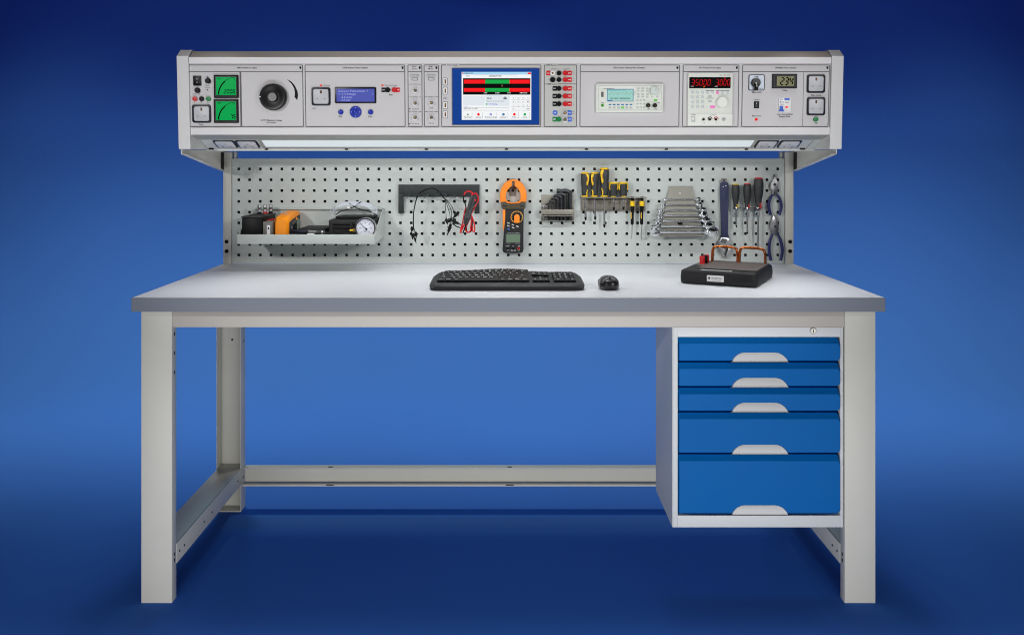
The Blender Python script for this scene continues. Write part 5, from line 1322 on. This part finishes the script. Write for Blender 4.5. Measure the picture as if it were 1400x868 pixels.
for k, xa in enumerate((.040, .125)):
    b = MB(); xb = xa+.080; hh = .050
    b.tube([(xa, y_, DH), (xa+.0005, y_, DH+.02), (xa+.003, y_, DH+hh-.010), (xa+.010, y_, DH+hh-.002), (xa+.03, y_, DH+hh), (xb-.03, y_, DH+hh), (xb-.010, y_, DH+hh-.003), (xb-.002, y_, DH+hh-.012), (xb, y_, DH+.02), (xb, y_, DH)], .0034, COPPER, 10)
    b.tube([(xa+.0005, y_+.008, DH), (xa+.001, y_+.008, DH+.02), (xa+.004, y_+.008, DH+hh-.010), (xa+.011, y_+.008, DH+hh-.003), (xb-.011, y_+.008, DH+hh-.004), (xb-.003, y_+.008, DH+hh-.012), (xb-.0005, y_+.008, DH+.02), (xb-.0005, y_+.008, DH)], .0034, COPPER, 10)
    part('copper_loop', b, cl)
for k, (x, y, m_) in enumerate(((.022, .160, RED), (.024, .206, RED), (.025, .183, BLACK))):
    b = MB(); b.lathe([(.0085, 0), (.0085, .009), (.007, .0105), (.0085, .012), (.0085, .022), (.0075, .024), (.001, .024)], (x+.006, y, DH+.0005), (0, 0, 1), m_, 18); part('terminal', b, cl)
b = MB(); b.box(.014, .038, .135, .225, DH-.0005, DH+.0006, MGREY, .0003, 1); part('terminal_plate', b, cl)

# ================================================================== CAMERA
cd = bpy.data.cameras.new('camera'); cam = bpy.data.objects.new('camera', cd); COL.objects.link(cam)
cam.location = CAM; cam.rotation_euler = (PI/2, 0, 0)
cd.sensor_width = 36; cd.lens = 36*FPX/1400
cd.shift_x = (700-VX)/1400; cd.shift_y = -(434-VY)/1400
cd.clip_start = .05; cd.clip_end = 100
SC.camera = cam

# ================================================================== LIGHT
wd = bpy.data.worlds.new('World'); SC.world = wd; wd.use_nodes = True
bg = wd.node_tree.nodes['Background']; bg.inputs[0].default_value = (.62, .58, .80, 1); bg.inputs[1].default_value = .065
def area(name, loc, tgt, sx, sy, power, col=(1, 1, 1), spread=180):
    l = bpy.data.lights.new(name, 'AREA'); l.shape = 'RECTANGLE'; l.size = sx; l.size_y = sy; l.energy = power; l.color = col; l.spread = math.radians(spread)
    o = bpy.data.objects.new(name, l); COL.objects.link(o); o.location = loc
    o.rotation_euler = (Vector(tgt)-Vector(loc)).to_track_quat('-Z', 'Y').to_euler(); return o
def spot(name, loc, tgt, ang, power, blend=1., rad=.1, col=(1, 1, 1)):
    l = bpy.data.lights.new(name, 'SPOT'); l.spot_size = math.radians(ang); l.spot_blend = blend; l.energy = power; l.shadow_soft_size = rad; l.color = col
    o = bpy.data.objects.new(name, l); COL.objects.link(o); o.location = loc
    o.rotation_euler = (Vector(tgt)-Vector(loc)).to_track_quat('-Z', 'Y').to_euler(); return o
area('floor_softbox', (0, -1.22, .19), (0, .3, .70), 2.7, .24, 17.8, (1, .995, .97), 150)
area('overhead_softbox', (0, .16, 2.3), (0, .20, .83), 1.0, .3, 1.7, (.975, .985, 1), 110)
for x, e in ((-.77, .46), (0, .36), (.77, .62)):
    area('bench_fill', (x, .17, 1.76), (x*1.05, .10, .83), .34, .12, e, (.985, .99, 1), 58)  # unseen fill lights added above the bench to brighten the table top
spot('key_spot', (-1.6, -2.1, 1.74), (-.12, .7, 1.26), 38, 92, .45, .08, (1, .99, .98))
spot('second_spot', (1.6, -2.1, 1.74), (.12, .7, 1.26), 38, 88, .45, .12, (1, .99, .98))
area('console_lamp', (CX, .45, 1.206), (CX, .45+.30, .206), 1.5, .02, 2.1, (.96, .985, 1))
for x in (-2.8, -1.4, 0, 1.4, 2.8):
    spot('backdrop_spot', (x, 1.6, 3.4), (x, 2.32, 0), 77, 215, 1., .2, (1, .92, .72))
for x in (-1.8, -.6, .6, 1.8):
    spot('floor_spot', (x, 3.1, 2.5), (x, 1.02, 0), 47, 42, 1., .25, (.25, .66, 1))  # unseen blue fill added from behind to lift the floor under the bench
for x in (-2.4, 0, 2.4):
    spot('violet_spot', (x, .9, 3.0), (x, 3.3, 2.0), 84, 15, 1., .2, (.5, .02, 1))  # unseen coloured fill added to tint the upper backdrop violet

SC.cycles.pixel_filter_type = 'BLACKMAN_HARRIS'; SC.cycles.filter_width = 1.05
SC.view_settings.view_transform = 'Standard'; SC.view_settings.look = 'None'; SC.view_settings.exposure = 0; SC.view_settings.gamma = 1
SC.view_settings.use_curve_mapping = False
SC.render.engine = 'CYCLES'
SC.cycles.max_bounces = 8
